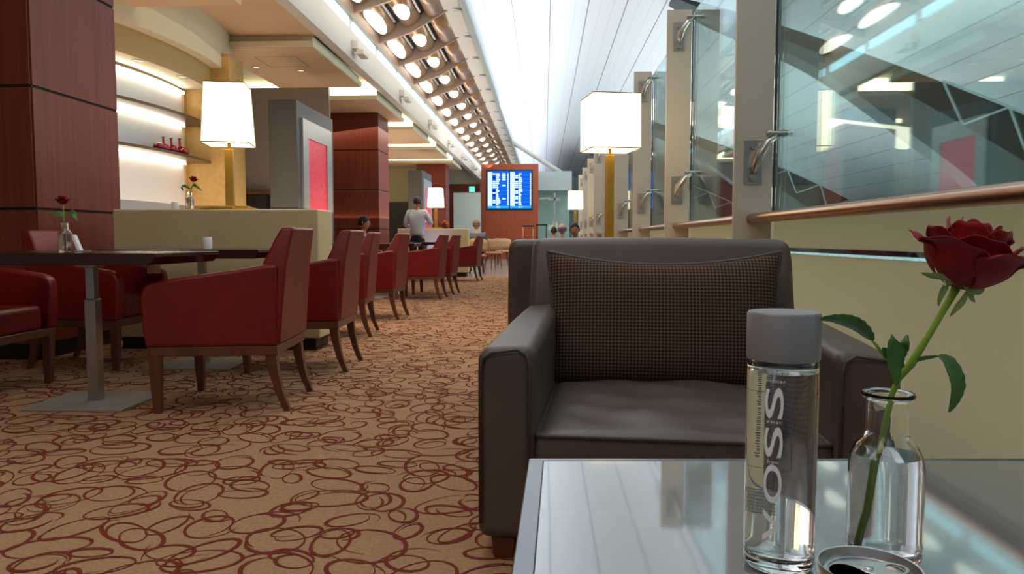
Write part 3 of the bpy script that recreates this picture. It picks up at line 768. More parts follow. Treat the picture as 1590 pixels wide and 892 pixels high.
# ================================================================== BROWN ARMCHAIRS
def armchair():
    t = thing('leather_armchair', 'x', 'armchair', (0, 0, 0), 0, 'brown leather club armchairs')
    # local: front at y=-.45, back at y=+.58
    for s in (-1, 1):
        def ring(y, z1, out, inn, z0=.055):
            xs = (s*inn, s*out)
            return [(xs[0], y, z0), (xs[1], y, z0), (xs[1]*1.0, y, z1-.012), (xs[0], y, z1)]
        rings = [ring(-.45, .555, .504, .354), ring(-.2, .565, .500, .354), ring(.1, .578, .490, .354), ring(.40, .592, .476, .354)]
        o = MB().loft(rings).build('arm', 'leather', t, bevel=.032, seg=5)
        # piping round the front panel
        pts = [(s*.369, -.452, .10), (s*.369, -.452, .50), (s*.378, -.452, .532), (s*.40, -.452, .545), (s*.468, -.452, .535), (s*.487, -.452, .52), (s*.494, -.452, .49), (s*.494, -.452, .10)]
        MB().tube(pts, .0042, 8).build('piping', 'leather_seam', o, smooth=True)
        for y in (-.40, .5):
            MB().box(s*.44-.03, s*.44+.03, y-.03, y+.03, 0, .056, .8, .8).build('foot', 'brownwood', t, bevel=.003)
    MB().box(-.362, .362, -.42, .40, .055, .225).build('base', 'leather', t, bevel=.012)
    # backrest: ringed by height so the top can crown softly
    lv = [(.06, .42, .58, .468), (.35, .37, .60, .468), (.55, .385, .615, .466), (.74, .44, .63, .464), (.818, .475, .63, .46)]
    rings = []
    NX = 12
    for j, (z, ya, yb, w) in enumerate(lv):
        fr = [(-w+2*w*i/NX, ya, z+(.008*math.cos((i/NX-.35)*PI) if j == len(lv)-1 else 0)) for i in range(NX+1)]
        bk = [(w-2*w*i/NX, yb, z) for i in range(NX+1)]
        rings.append(fr+bk)
    b = MB().loft(rings).build('backrest', 'leather', t, bevel=.035, seg=5)
    MB().tube([(-.456, .50, .1), (-.456, .51, .5), (-.450, .535, .76), (-.44, .54, .80)], .003, 6).build('piping', 'leather_seam', b, smooth=True)
    # seat cushion : puffy with creases
    def top(u, v):
        x = (u-.5)*.704; y = -.435+v*.80
        e = min(1, 7*min(u, 1-u), 7*min(v, 1-v)); z = .30+.03*math.sin(PI*u)**.5*math.sin(PI*v)**.5 if 0 < u < 1 and 0 < v < 1 else .295
        z += .006*math.sin(14*u+5*v*v+2*math.sin(9*v))*e*math.sin(PI*u)+.0035*math.sin(31*(v-.6*(u-.5)**2)+4*u)*e*(.5+.5*v)
        return (x, y, z)
    n = 40; mb = MB(); mb.grid(top, n, n)
    def skirt(k):
        u, v = k; p = top(u, v); return p
    per = [(i/n, 0) for i in range(n)]+[(1, j/n) for j in range(n)]+[(1-i/n, 1) for i in range(n)]+[(0, 1-j/n) for j in range(n)]
    rr = []
    for dz, g in ((0, 0), (-.03, .004), (-.07, .004), (-.10, -.004)):
        rr.append([(top(u, v)[0]+(g if u == 1 else -g if u == 0 else 0), top(u, v)[1]+(g if v == 1 else -g if v == 0 else 0), .295+dz) for u, v in per])
    mb.loft(rr, cap=False)
    mb.v = [(x, y, z+.028) for x, y, z in mb.v]
    c = mb.build('seat_cushion', 'leather', t, smooth=True)
    pp = [(top(u, v)[0], top(u, v)[1], .325) for u, v in per[::2]]
    MB().tube(pp, .0065, 8, closed=True).tube([(x, y, z-.098) for x, y, z in pp], .0055, 8, closed=True).build('piping', 'leather_seam', c, smooth=True)
    return t
AC = camxy(.469, 2.215)
arm0 = armchair(); arm0.location = AC; AR = YAW-R_(7.6); arm0.rotation_euler = (0, 0, AR); arm0['label'] = 'brown leather armchair facing the camera with a woven cushion, behind the table'
p = camxy(.475, 3.60); dup(arm0, p, PI+YAW-R_(2.5), 'brown leather armchair backed against the front armchair, only its back showing')
for i, (px, y) in enumerate(((873, 14.5), (892, 13.2))):
    q = ony(px, 371, y); dup(arm0, (q.x, y, 0), R_(0 if i else 180), ['distant brown armchair where the balding person sits', 'distant brown armchair where the dark haired person sits'][i])

# woven cushion
def pillow():
    t = thing('woven_cushion', 'brown houndstooth scatter cushion leaning on the armchair back', 'cushion')
    Wd, Hd = .79, .465
    def fn(side):
        def g(u, v):
            a, b = u*2-1, v*2-1
            # concave edges, horned corners
            x = a*Wd/2*(1-.055*(1-b*b)); z = b*Hd/2*(1-.20*(1-a*a)*(1 if b > 0 else .12))
            th = .098*((1-a**4)*(1-b**4))**.55
            return (x, side*th-.0, z)
        return g
    n = 44; mb = MB()
    mb.grid(fn(-1), n, n); mb.grid(fn(1), n, n)
    o = mb.build('cushion_cover', 'pillow', t, smooth=True)
    uv = o.data.uv_layers.new(name='UVMap')
    for lp in o.data.loops:
        c = o.data.vertices[lp.vertex_index].co; uv.data[lp.index].uv = (c.x, c.z+.3)
    f = fn(1); per = [(i/n, 0) for i in range(n)]+[(1, j/n) for j in range(n)]+[(1-i/n, 1) for i in range(n)]+[(0, 1-j/n) for j in range(n)]
    MB().tube([f(u, v) for u, v in per], .0065, 8, closed=True).build('piping', 'leather_seam', o, smooth=True)
    return t
pl = pillow()
loc_l = Matrix.Rotation(AR, 4, 'Z') @ Vector((.002, .295, .546))
pl.location = AC+loc_l; pl.rotation_euler = (R_(-10), 0, AR); pl.rotation_mode = 'XYZ'

# ================================================================== FOREGROUND TABLE
TZ = .507
tab = thing('coffee_table', 'grey glass topped coffee table with a metal rim in the foreground', 'table', camxy(0, 0), YAW)
# local: x right, y forward (camera depth)
def quad_prism(mb, pts, z0, z1):
    return mb.prism(pts, z0, z1, 'z')
# slightly skewed near side follows the photo
TX0, TX1, TY0, TY1 = -.036, .94, .16, 1.038
SH = .060
def tq(x0, x1, y0, y1, z0, z1, mb):   # sheared so the side runs a little askew
    f = lambda x, y: (x+SH*(y-TY0)/(TY1-TY0), y)
    return mb.prism([f(x0, y0), f(x1, y0), f(x1, y1), f(x0, y1)], z0, z1, 'z')
bw_ = .022
mb = MB()
for q in ((TX0, TX1, TY1-bw_*.5, TY1), (TX0, TX1, TY0, TY0+bw_), (TX0, TX0+bw_, TY0+bw_, TY1-bw_*.5), (TX1-bw_, TX1, TY0+bw_, TY1-bw_*.5)):
    tq(*q, TZ-.035, TZ, mb)
mb.build('rim', mat('satin_rim', '70747a', 0.3, 1.0), tab, bevel=.002)
mb = MB(); tq(TX0+bw_, TX1-bw_, TY0+bw_, TY1-bw_*.5, TZ-.02, TZ-.0008, mb); mb.build('glass_top', 'tableglass', tab)
for x in (TX0+.16, TX1-.10):
    for y in (TY0+.06, TY1-.10):
        MB().box(x-.02, x+.02, y-.02, y+.02, 0, TZ-.02).build('leg', 'steel', tab, bevel=.003)
# ================================================================== WATER BOTTLE
def text_mesh(txt, size, spacing=1.0, sx=1.0, dims=None):
    cu = bpy.data.curves.new('t', 'FONT'); cu.body = txt; cu.size = size; cu.space_character = spacing; cu.resolution_u = 6; cu.offset = .0003 if size > .02 else 0.0
    o = bpy.data.objects.new('t', cu); COL.objects.link(o)
    bpy.context.view_layer.update()
    dg = bpy.context.evaluated_depsgraph_get(); me = bpy.data.meshes.new_from_object(o.evaluated_get(dg))
    bpy.data.objects.remove(o); bm = bmesh.new(); bm.from_mesh(me)
    xs = [v.co.x for v in bm.verts]; ys = [v.co.y for v in bm.verts]
    cx, cy = (min(xs)+max(xs))/2, (min(ys)+max(ys))/2
    for v in bm.verts: v.co.x = (v.co.x-cx)*sx; v.co.y -= cy
    h = max(ys)-min(ys)
    if dims:
        fx, fy = dims[0]/(max(xs)-min(xs))/sx, dims[1]/h
        for v in bm.verts: v.co.x *= fx; v.co.y *= fy
    return bm, h
def wrap(bm, r, ang0, z0, vertical=True, mirror=False):
    # slice so that the letters bend with the glass
    key = 1 if vertical else 0
    lo = min(v.co[key] for v in bm.verts); hi = max(v.co[key] for v in bm.verts)
    k = max(2, int((hi-lo)/.002))
    for i in range(1, k):
        c = lo+(hi-lo)*i/k; pn = Vector((0, 0, 0)); pn[key] = 1; pc = Vector((0, 0, 0)); pc[key] = c
        bmesh.ops.bisect_plane(bm, geom=bm.verts[:]+bm.edges[:]+bm.faces[:], plane_co=pc, plane_no=pn)
    for v in bm.verts:
        if vertical: along, across = v.co.x, -v.co.y      # reads upward: glyph x -> up, glyph top -> left
        else: along, across = v.co.y, v.co.x
        if mirror: across = -across
        a = ang0+across/r
        v.co = Vector((r*math.cos(a), r*math.sin(a), z0+along))
def ink(parent, items, r, name='lettering'):
    me = bpy.data.meshes.new(name); out = bmesh.new()
    for (txt, size, ang, z, vert, sp, sx) in items:
        bm, h = text_mesh(txt, size, sp, 1, sx if isinstance(sx, tuple) else None); wrap(bm, r, ang, z, vert)
        tmp = bpy.data.meshes.new('tmp'); bm.to_mesh(tmp); out.from_mesh(tmp); bm.free(); bpy.data.meshes.remove(tmp)
    out.to_mesh(me); out.free(); me.materials.append(M['ink'])
    o = bpy.data.objects.new(name, me); COL.objects.link(o); o.parent = parent; return o
bp = onz(1208, 876, TZ)
bot = thing('water_bottle', 'slim cylindrical glass water bottle with a grey cap and white lettering', 'bottle', (bp.x, bp.y, TZ))
r = .0325; H1 = .200
rb = r
MB().lathe([(.001, .004), (.022, .003), (.026, 0), (.030, .0015), (rb, .006), (rb, H1-.004), (rb-.001, H1-.0015), (.024, H1-.0005), (.0225, H1+.03), (.0200, H1+.03), (.0205, H1-.002),
            (rb-.0045, H1-.005), (rb-.003, H1-.009), (rb-.003, .022), (rb-.007, .014), (.020, .011), (.001, .012)], 64).build('glass_body', 'glass', bot, smooth=True, autos=60)
MB().lathe([(.001, .0119), (.020, .0109), (rb-.0069, .0139), (rb-.0029, .0219), (rb-.0029, H1-.0115), (.001, H1-.0115)], 64).build('water', 'water', bot, smooth=True, autos=60)
MB().lathe([(.001, H1), (r+.0003, H1), (r+.0008, H1+.002), (r+.0008, H1+.0425), (r-.0005, H1+.0445), (.001, H1+.0445)], 64).build('cap', 'cap', bot, smooth=True, autos=40)
vdir = math.atan2(-bp.y, -bp.x)        # towards the camera
ta = vdir-math.asin(.0066/.0325)   # lettering sits a little left of centre
rr_ = r+.0003
ink(bot, [('V', .030, ta, .048, True, 1, (.031, .0165)), ('O', .031, ta, .088, True, 1, (.036, .0165)), ('S', .031, ta, .127, True, 1, (.029, .0165)), ('S', .031, ta, .163, True, 1, (.029, .0165)),
          ('artesian', .0048, ta, .1835, False, 1.25, 1), ('water', .0048, ta, .1455, False, 1.25, 1), ('from', .0048, ta, .1085, False, 1.15, 1), ('o', .0024, ta+.25, .180, False, 1, 1)], rr_)
# printed back label seen through the water
bk = vdir+PI
mb = MB(); rnd = random.Random(4)
def strip(a0, a1, z0, z1):
    mb.grid(lambda u, v: (rr_*math.cos(a0+(a1-a0)*u), rr_*math.sin(a0+(a1-a0)*u), z0+(z1-z0)*v), 3, 1)
for col in range(5):      # illegible small print, lines running up the back
    ca = bk+.62-col*.16; z = .10
    while z < .185:
        l = rnd.uniform(.001, .003)
        strip(ca, ca+rnd.uniform(.035, .06), z, z+l*.5); z += l
strip(bk-.16, bk-.145, .09, .165); strip(bk-.16, bk+.7, .1645, .165); strip(bk-.16, bk+.7, .09, .0905)
mb.build('small_print', 'ink', bot, fix=False)
mb = MB()
for i in range(22):
    z = .045+i*.0011; w = (.0004, .0007)[i % 3 == 0]
    a0, a1 = bk+.05, bk+.42
    def st(u, v): a = a0+(a1-a0)*u; return (rr_*math.cos(a), rr_*math.sin(a), z+v*w)
    mb.grid(st, 6, 1)
mb.build('barcode', 'ink', bot, fix=False)

# ================================================================== VASE WITH ROSE
vp = onz(1371, 866, TZ)
def vase_mesh(t, sc_=1.0, seg=56, water=True):
    k = sc_
    outer = [(.001, .004), (.026, .002), (.031, 0), (.034, .006), (.034, .094), (.0325, .103), (.0275, .113), (.021, .120), (.019, .126), (.019, .156), (.020, .158), (.0238, .160), (.0243, .1625), (.0232, .1645), (.0175, .1625)]
    inner = [(.0162, .156), (.0162, .127), (.018, .122), (.0245, .1145), (.0295, .104), (.031, .094), (.031, .014), (.024, .009), (.001, .008)]
    MB().lathe([(a*k, b*k) for a, b in outer+inner], seg).build('glass_body', 'glass', t, smooth=True, autos=75)
    if water: MB().lathe([(a*k, b*k) for a, b in [(.001, .0079), (.0241, .0089), (.0311, .0139), (.0311, .094), (.0296, .1035), (.001, .1035)]], seg).build('water', 'water', t, smooth=True, autos=60)
vs = thing('bud_vase', 'clear glass bottle vase holding the foreground rose', 'vase', (vp.x, vp.y, TZ), 0, 'glass bottle vases')
vase_mesh(vs)

VD = (vp.xy).length
def onplane(px, py, off=0.0):
    # point seen at that pixel on the upright plane through the vase facing the camera
    r = ray(px, py); n = Vector((-math.sin(YAW), math.cos(YAW), 0))
    d = n.dot(vp)+off; return C0+r*(d/ r.dot(n))
def petal_fn(B, X, Y, Z, a0, W, R, H, curl, lift=0, seedv=0):
    rnd = random.Random(seedv); ph = rnd.uniform(0, 6); rip = rnd.uniform(.5, 1)
    def f(u, v):
        s = u*2-1
        wv = math.sin(min(1, v*1.25)*PI/2)**.8*(1-.25*max(0, v-.75)*4*abs(s))
        a = a0+s*W*wv
        rad = R*(math.sin(min(v, .8)/.8*PI/2)**.65)
        z = H*(v**1.15)*(1-.16*s*s*v)+lift
        cv = max(0, v-.68)/.32
        rad += curl*cv**1.6*(1+.3*math.cos(2*s+ph)); z -= abs(curl)*.55*cv**2.2
        rad += .0016*rip*math.sin(5*s+ph)*v*v; z += .0014*math.sin(7*s+ph*2)*cv
        return B+X*(rad*math.cos(a))+Y*(rad*math.sin(a))+Z*z
    return f
def rose_flower(parent, B, axis, k=1.0, inv=None, simple=False):
    Z = axis.normalized(); X = Vector((0, 1, 0)).cross(Z).normalized(); Y = Z.cross(X)
    rows = [(3, .35, .008, .056, -.002, 1.1), (4, .9, .015, .058, .001, 1.0), (5, .2, .023, .057, .004, .85), (5, .75, .031, .053, .008, .75), (5, .15, .037, .047, .012, .72)]
    if simple: rows = [rows[0], rows[2], rows[4]]
    i = 0
    for (n, off, R, H, c, W) in rows:
        for j in range(n):
            a = off+2*PI*j/n; i += 1
            MB().grid(petal_fn(B, X, Y, Z, a, W*PI/3*1.1, R*k, H*k, c*k, -.004*k*(R > .03), i), 12 if not simple else 6, 12 if not simple else 6).build('petal', 'petal', parent, smooth=True, solid=.0007*k, fix=False)
    return X, Y, Z
def leaf_mesh(pts, w, parent, mname='leaf', name='leaf', side=None, fold=.25):
    # pts midrib; side vector = width direction
    P = [Vector(p) for p in pts]; n = len(P)-1
    sd = (side or Vector((0, 0, 1))).normalized()
    def mid(t):
        x = t*n; i = min(int(x), n-1); f = x-i
        a = P[max(i-1, 0)]; b = P[i]; c = P[i+1]; d = P[min(i+2, n)]
        return .5*((2*b)+(c-a)*f+(2*a-5*b+4*c-d)*f*f+(3*b-a-3*c+d)*f**3)
    def g(u, v):
        c = mid(u); tn = (mid(min(1, u+.02))-mid(max(0, u-.02))).normalized(); s = (sd-tn*sd.dot(tn)).normalized(); nn = tn.cross(s)
        ww = w*(math.sin(PI*min(1, max(0, u))**.8)**.8 if 0 < u < 1 else 0)*(1+.06*math.sin(60*u)); q = v*2-1
        return c+s*(q*ww)+nn*(abs(q)*ww*fold)
    return MB().grid(g, 28, 6).build(name, mname, parent, smooth=True, solid=.0006, fix=False)

ro = thing('rose', 'large dark red rose leaning right in the foreground glass vase', 'flower', onplane(1338, 846), 0, None)
inv = Vector(ro.location)
def rp(px, py, off=0.0): return onplane(px, py, off)-inv
stem_pts = [rp(1337, 847), rp(1352, 790), rp(1362, 720), rp(1374, 660), rp(1384, 615), rp(1396, 588), rp(1414, 566), rp(1440, 524), rp(1466, 480), rp(1484, 448)]
MB().tube(stem_pts, [.0032, .0030, .0030, .0029, .0028, .0028, .0042, .0032, .0032, .0042], 12).build('stem', 'stem', ro, smooth=True)
ax = (rp(1505, 375)-rp(1484, 445)).normalized()
ax = (ax+Vector((0, -.12, 0))).normalized()
B = rp(1488, 442)
X_, Y_, Z_ = rose_flower(ro, B, ax, 1.08)
# hip and drooping sepals
h = MB().lathe([(.001, -.003), (.0055, 0), (.0075, .004), (.007, .008), (.001, .009)], 16).build('hip', 'sepal', ro, smooth=True)
h.location = B-Z_*.002; h.rotation_euler = Z_.to_track_quat('Z', 'Y').to_euler()
for pts in ([(1478, 436), (1462, 430), (1445, 428), (1430, 424)], [(1482, 436), (1468, 446), (1460, 462), (1457, 476)], [(1496, 440), (1510, 446), (1518, 452), (1521, 458)], [(1500, 446), (1506, 452), (1508, 462), (1514, 470)], [(1502, 452), (1494, 468), (1484, 480), (1475, 492)]):
    w = .0085 if pts[0][0] in (1480, 1496) else .0030
    leaf_mesh([rp(x, y, -.012) for x, y in pts], w, ro, 'sepal', 'sepal', side=Vector((.7, 0, .7)))
# leaves
leaf_mesh([rp(1398, 576), rp(1380, 560, -.005), rp(1362, 538, -.01), rp(1352, 527, -.012)], .0018, ro, 'stem', 'leaf_stalk')
leaf_mesh([rp(1355, 530, -.012), rp(1330, 508, -.02), rp(1300, 497, -.03), rp(1266, 497, -.035)], .0095, ro, 'leaf', 'leaf', side=Vector((0, -.75, .5)))
leaf_mesh([rp(1404, 570, -.004), rp(1386, 556, -.01), rp(1370, 540, -.012)], .0055, ro, 'leaf', 'leaf', side=Vector((.5, 0, .8)))
leaf_mesh([rp(1408, 548, -.006), rp(1396, 532, -.01), rp(1388, 560, -.012), rp(1392, 600, -.014)], .0105, ro, 'leaf', 'leaf', side=Vector((1, .1, 0)))
leaf_mesh([rp(1411, 567), rp(1428, 558, -.004), rp(1445, 555, -.006), rp(1460, 553, -.008)], .0020, ro, 'leaf', 'leaf_stalk')
leaf_mesh([rp(1456, 553, -.008), rp(1472, 565, -.012), rp(1484, 595, -.016), rp(1480, 622, -.016), rp(1473, 641, -.014)], .0105, ro, 'leaf', 'leaf', side=Vector((1, .5, 0)))

# ================================================================== CAN
cpn = onz(1350, 879, TZ+.134)
can = thing('soda_can', 'opened green drinks can with a silver lid and ring pull, at the bottom edge', 'can', (cpn.x, cpn.y, TZ))
MB().lathe([(.001, .004), (.020, .004), (.0225, 0), (.027, .008), (.0312, .013), (.0312, .114), (.0303, .118), (.0268, .1255), (.0262, .127)], 56).build('body', 'green_can', can, smooth=True, autos=50)
MB().lathe([(.0262, .126), (.0268, .1295), (.0272, .1325), (.0268, .134), (.0258, .1338), (.0250, .131), (.0243, .1275), (.0238, .1272), (.0232, .1290), (.001, .1292)], 56).build('lid', 'alu', can, smooth=True, autos=60)
to_cam = math.atan2(-cpn.y, -cpn.x)
oa = to_cam-R_(68)
ex, ey = math.cos(oa), math.sin(oa)
def el(cx, ra, rb_, z, n=28, e=1.0): return [((cx+ra*math.cos(t))*ex-(rb_*math.sin(t))*ey, (cx+ra*math.cos(t))*ey+(rb_*math.sin(t))*ex, z) for t in (2*PI*i/n for i in range(n))]
MB().add(el(.0115, .0090, .0120, .1294), [tuple(range(28))]).build('opening', 'hollow', can, fix=False)
# ring pull points away, to the right
oa2 = oa+PI+R_(8); ex, ey = math.cos(oa2), math.sin(oa2)
tabm = MB()
o1 = el(.0085, .0135, .0088, .1312); o2 = el(.0150, .0050, .0052, .1312)
def ringm(outer, inner, z0, z1):
    n = len(outer); m = MB()
    a = [(x, y, z1) for x, y, _ in outer]; b = [(x, y, z1) for x, y, _ in inner]; c = [(x, y, z0) for x, y, _ in inner]; d = [(x, y, z0) for x, y, _ in outer]
    m.loft([d, a, b, c], cap=False, closed=True); return m
ringm(o1, o2, .1308, .1322).build('ring_pull', 'alu', can, bevel=.0004, seg=2)
MB().lathe([(.001, .1330), (.0022, .1328), (.0025, .129)], 14, c=(0, 0, 0)).build('rivet', 'alu', can, smooth=True)
ringm(el(.0, .0215, .0215, .1294), el(.0, .0208, .0208, .1294), .1290, .1299).build('bead', 'alu', can, smooth=True)

# ================================================================== SMALL THINGS ON TABLES
def small_rose_vase(loc_, label_v, label_r, k=1.0, vis=None, lean=(.05, 0), hh=.14, two=True):
    v = thing('bud_vase', label_v, 'vase', loc_, 0, 'glass bottle vases'); vase_mesh(v, k, 24, True)
    g = thing('rose', label_r, 'flower', (loc_[0], loc_[1], loc_[2]+.012), 0, 'single red roses in vases')
    top = Vector((lean[0], lean[1], .165*k+hh))
    MB().tube([(0, 0, 0), (lean[0]*.2, 0, .14*k), top*.8, top], .0028, 8).build('stem', 'stem', g, smooth=True)
    rose_flower(g, top, Vector((lean[0]*2, 0, .3)), .72, simple=True)
    for s in (-1, 1):
        leaf_mesh([Vector((lean[0]*.3, 0, .17*k)), Vector((s*.03, 0, .20*k)), Vector((s*.055, -.01, .19*k)), Vector((s*.075+lean[0], -.01, .15*k))], .016, g, side=Vector((0, .6, .6)))
TT = .755
p = onz(101, 393, TT); p = Vector((tpos[0].x-.17, tpos[0].y-.14, TT))
p = ony(102, 393, 3.55)
small_rose_vase((p.x, 3.55, TT), 'glass bottle vase on the nearest dark table at the left', 'dark red rose in the vase on the nearest dark table', .9, lean=(-.004, 0), hh=.075)
p = ony(295, 322, 5.48); small_rose_vase((p.x, 5.48, 1.036), 'glass bottle vase on the near cream partition', 'bright red rose standing on the near cream partition', .85, lean=(.03, 0), hh=.06)
small_rose_vase((tpos[3].x-.05, tpos[3].y-.1, TT), 'glass bottle vase on the fourth dark table', 'red rose above the fourth dark table, left of the dark column base', .95, lean=(.0, 0), hh=.05)
p = ony(130, 392, 3.6)
c = thing('menu_card', 'small white card leaning in its holder on the nearest table', 'card', (p.x, 3.6, TT), R_(20))
MB().prism([(-.02, 0), (-.005, 0), (-.035, .085), (-.05, .085)], -.03, .03, 'y').build('card', 'white', c, bevel=.002)
MB().box(-.035, .03, -.03, .03, 0, .006).build('holder', 'steel', c)
p = ony(322, 382, 4.75)
def tealight(loc_, label, mt='white', r=.03, h=.075):
    t = thing('candle_holder', label, 'candle holder', loc_, 0, 'white candle holders')
    MB().lathe([(.001, 0), (r*.92, 0), (r, .01), (r, h-.008), (r*.93, h), (r*.8, h), (r*.78, h-.02), (.001, h-.02)], 24).build('cup', mt, t, smooth=True, autos=40)
    MB().lathe([(.001, h-.02), (r*.77, h-.019), (.001, h-.018)], 16).build('wax', 'white', t)
tealight((p.x, 4.75, TT), 'white candle holder on the second dark table')
p = ony(272, 322, 5.48); tealight((p.x, 5.48, 1.036), 'cream candle holder on the near partition left of the rose', 'white', .024, .06)
# gold magazines by the lamp foot
p = ony(348, 321, 5.42)
t = thing('booklet_stack', 'low stack of gold booklets at the foot of the near table lamp', 'booklets', (p.x-.02, 5.385, 1.036), R_(4))
MB().box(-.12, .12, -.05, .05, 0, .01).build('booklet', 'gold', t, bevel=.002); MB().box(-.10, .11, -.045, .05, .0101, .02).build('booklet', 'goldwall', t, bevel=.002)
# orange posy on the far partition
p = ony(692, 356, 16.05)
t = thing('posy_bowl', 'small bowl of orange flowers on the far partition', 'flowers', (p.x, 16.05, 1.036))
MB().lathe([(.001, 0), (.05, 0), (.09, .06), (.08, .06), (.001, .03)], 20).build('bowl', 'brownwood', t, smooth=True, autos=40)
for i in range(7):
    a = i*.9; rr2 = .06 if i else 0
    MB().lathe([(.001, 0), (.03, .01), (.04, .035), (.02, .055), (.001, .05)], 10, c=(rr2*math.cos(a), rr2*math.sin(a), .06+.03*(i % 3))).build('blossom', 'orange', t, smooth=True)
# red vases on the lower shelf
vl = ['largest red glazed vase on the lower niche shelf, rightmost', 'middle red glazed vase on the lower niche shelf', 'leftmost long-necked red vase on the lower niche shelf']
for i, (px, k) in enumerate(((279, .95), (266, .85), (253.5, .8))):
    best = min(arcpts(NR+.17, R_(-10), R_(17), 300), key=lambda q: abs((lambda v: (795+F*v.dot(RT)/v.dot(FW)))(Vector((q[0], q[1], 1.9))-C0)-px))
    t = thing('red_vase', vl[i], 'vase', (best[0], best[1], 1.827), 0, 'red glazed vases on the niche shelf')
    MB().lathe([(.001, 0), (.05*k, 0), (.095*k, .035*k), (.10*k, .06*k), (.07*k, .10*k), (.02*k, .125*k), (.014*k, .20*k), (.02*k, .215*k), (.012*k, .215*k), (.01*k, .15*k), (.001, .14*k)], 24).build('body', 'redvase', t, smooth=True)
    MB().lathe([(.0205*k, .208*k), (.024*k, .214*k), (.0205*k, .219*k)], 16).build('lip', 'black', t, smooth=True)
for i, px in enumerate((285.5, 246.5)):
    best = min(arcpts(NR+.24, R_(-10), R_(17), 300), key=lambda q: abs((lambda v: (795+F*v.dot(RT)/v.dot(FW)))(Vector((q[0], q[1], 1.9))-C0)-px))
    t = tag(MB().lathe([(.001, 0), (.03, 0), (.06, .03), (.058, .06), (.03, .08), (.001, .08)], 20).build('red_pot', 'redvase', smooth=True), ['small squat red pot at the right end of the red vases', 'small squat red pot at the left end of the red vases'][i], 'pot')
    t.location = (best[0], best[1], 1.827)

# ================================================================== BEIGE CHAIRS, LUGGAGE
def beige_chair():
    t = thing('beige_chair', 'x', 'chair', (0, 0, 0), 0, 'beige curved back chairs')
    def bk(u, v):
        a = R_(200)+u*R_(140)*1.0; x, y = .25*math.cos(a), .25*math.sin(a); return (x, y, .52+v*(.25+.06*math.sin(PI*u)))
    MB().grid(bk, 16, 3).build('backrest', 'beigechair', t, smooth=True, solid=.03)
    MB().lathe([(.001, .40), (.24, .40), (.25, .43), (.22, .455), (.001, .46)], 24).build('seat', 'beigechair', t, smooth=True, autos=50)
    for a in (45, 135, 225, 315):
        x, y = math.cos(R_(a)), math.sin(R_(a))
        MB().tube([(x*.19, y*.19, .41), (x*.24, y*.24, 0)], [.02, .013], 8).build('leg', 'brownwood', t, smooth=True)
    for s in (-1, 1):
        MB().tube([(s*.2, -.13, .43), (s*.2, -.14, .56)], .014, 8).build('back_post', 'beigechair', t, smooth=True)
    return t
bc = beige_chair()
pos = [(766, 416, R_(35), 'beige curved chair nearest the last red chair'), (781, 411, R_(10), 'beige curved chair half hidden behind the armchairs, right of its twin'), (760, 404, R_(-20), 'beige curved chair farthest back, under the departures board')]
for i, (px, py, rz, lb) in enumerate(pos):
    p = onz(px, py)
    if i == 0: bc.location = p; bc.rotation_euler = (0, 0, rz); bc['label'] = lb
    else: dup(bc, p, rz, lb)
def suitcase(px, y, ztop, label, m2):
    p = ony(px, 360, y)
    t = thing('trolley_suitcase', label, 'suitcase', (p.x, y, 0), R_(5), 'wheeled suitcases')
    MB().box(-.19, .19, -.12, .12, .05, .62).build('shell', 'black', t, bevel=.04, seg=4)
    MB().tube([(-.11, 0, .6), (-.11, 0, ztop), (.11, 0, ztop), (.11, 0, .6)], .013, 8).build('handle', m2, t, smooth=True)
    MB().box(-.13, .13, -.02, .02, ztop-.012, ztop+.02).build('grip', 'black', t, bevel=.008)
    for s in (-1, 1): MB().tube([(s*.15-.015, 0, .027), (s*.15+.015, 0, .027)], .027, 12).build('wheel', 'black', t, smooth=True)
suitcase(841, 17.0, 1.13, 'black wheeled suitcase with its handle raised beside the departures board', 'black')
suitcase(820, 16.6, 1.10, 'wheeled suitcase with a pale raised handle in front of the wooden pylon', 'beigechair')

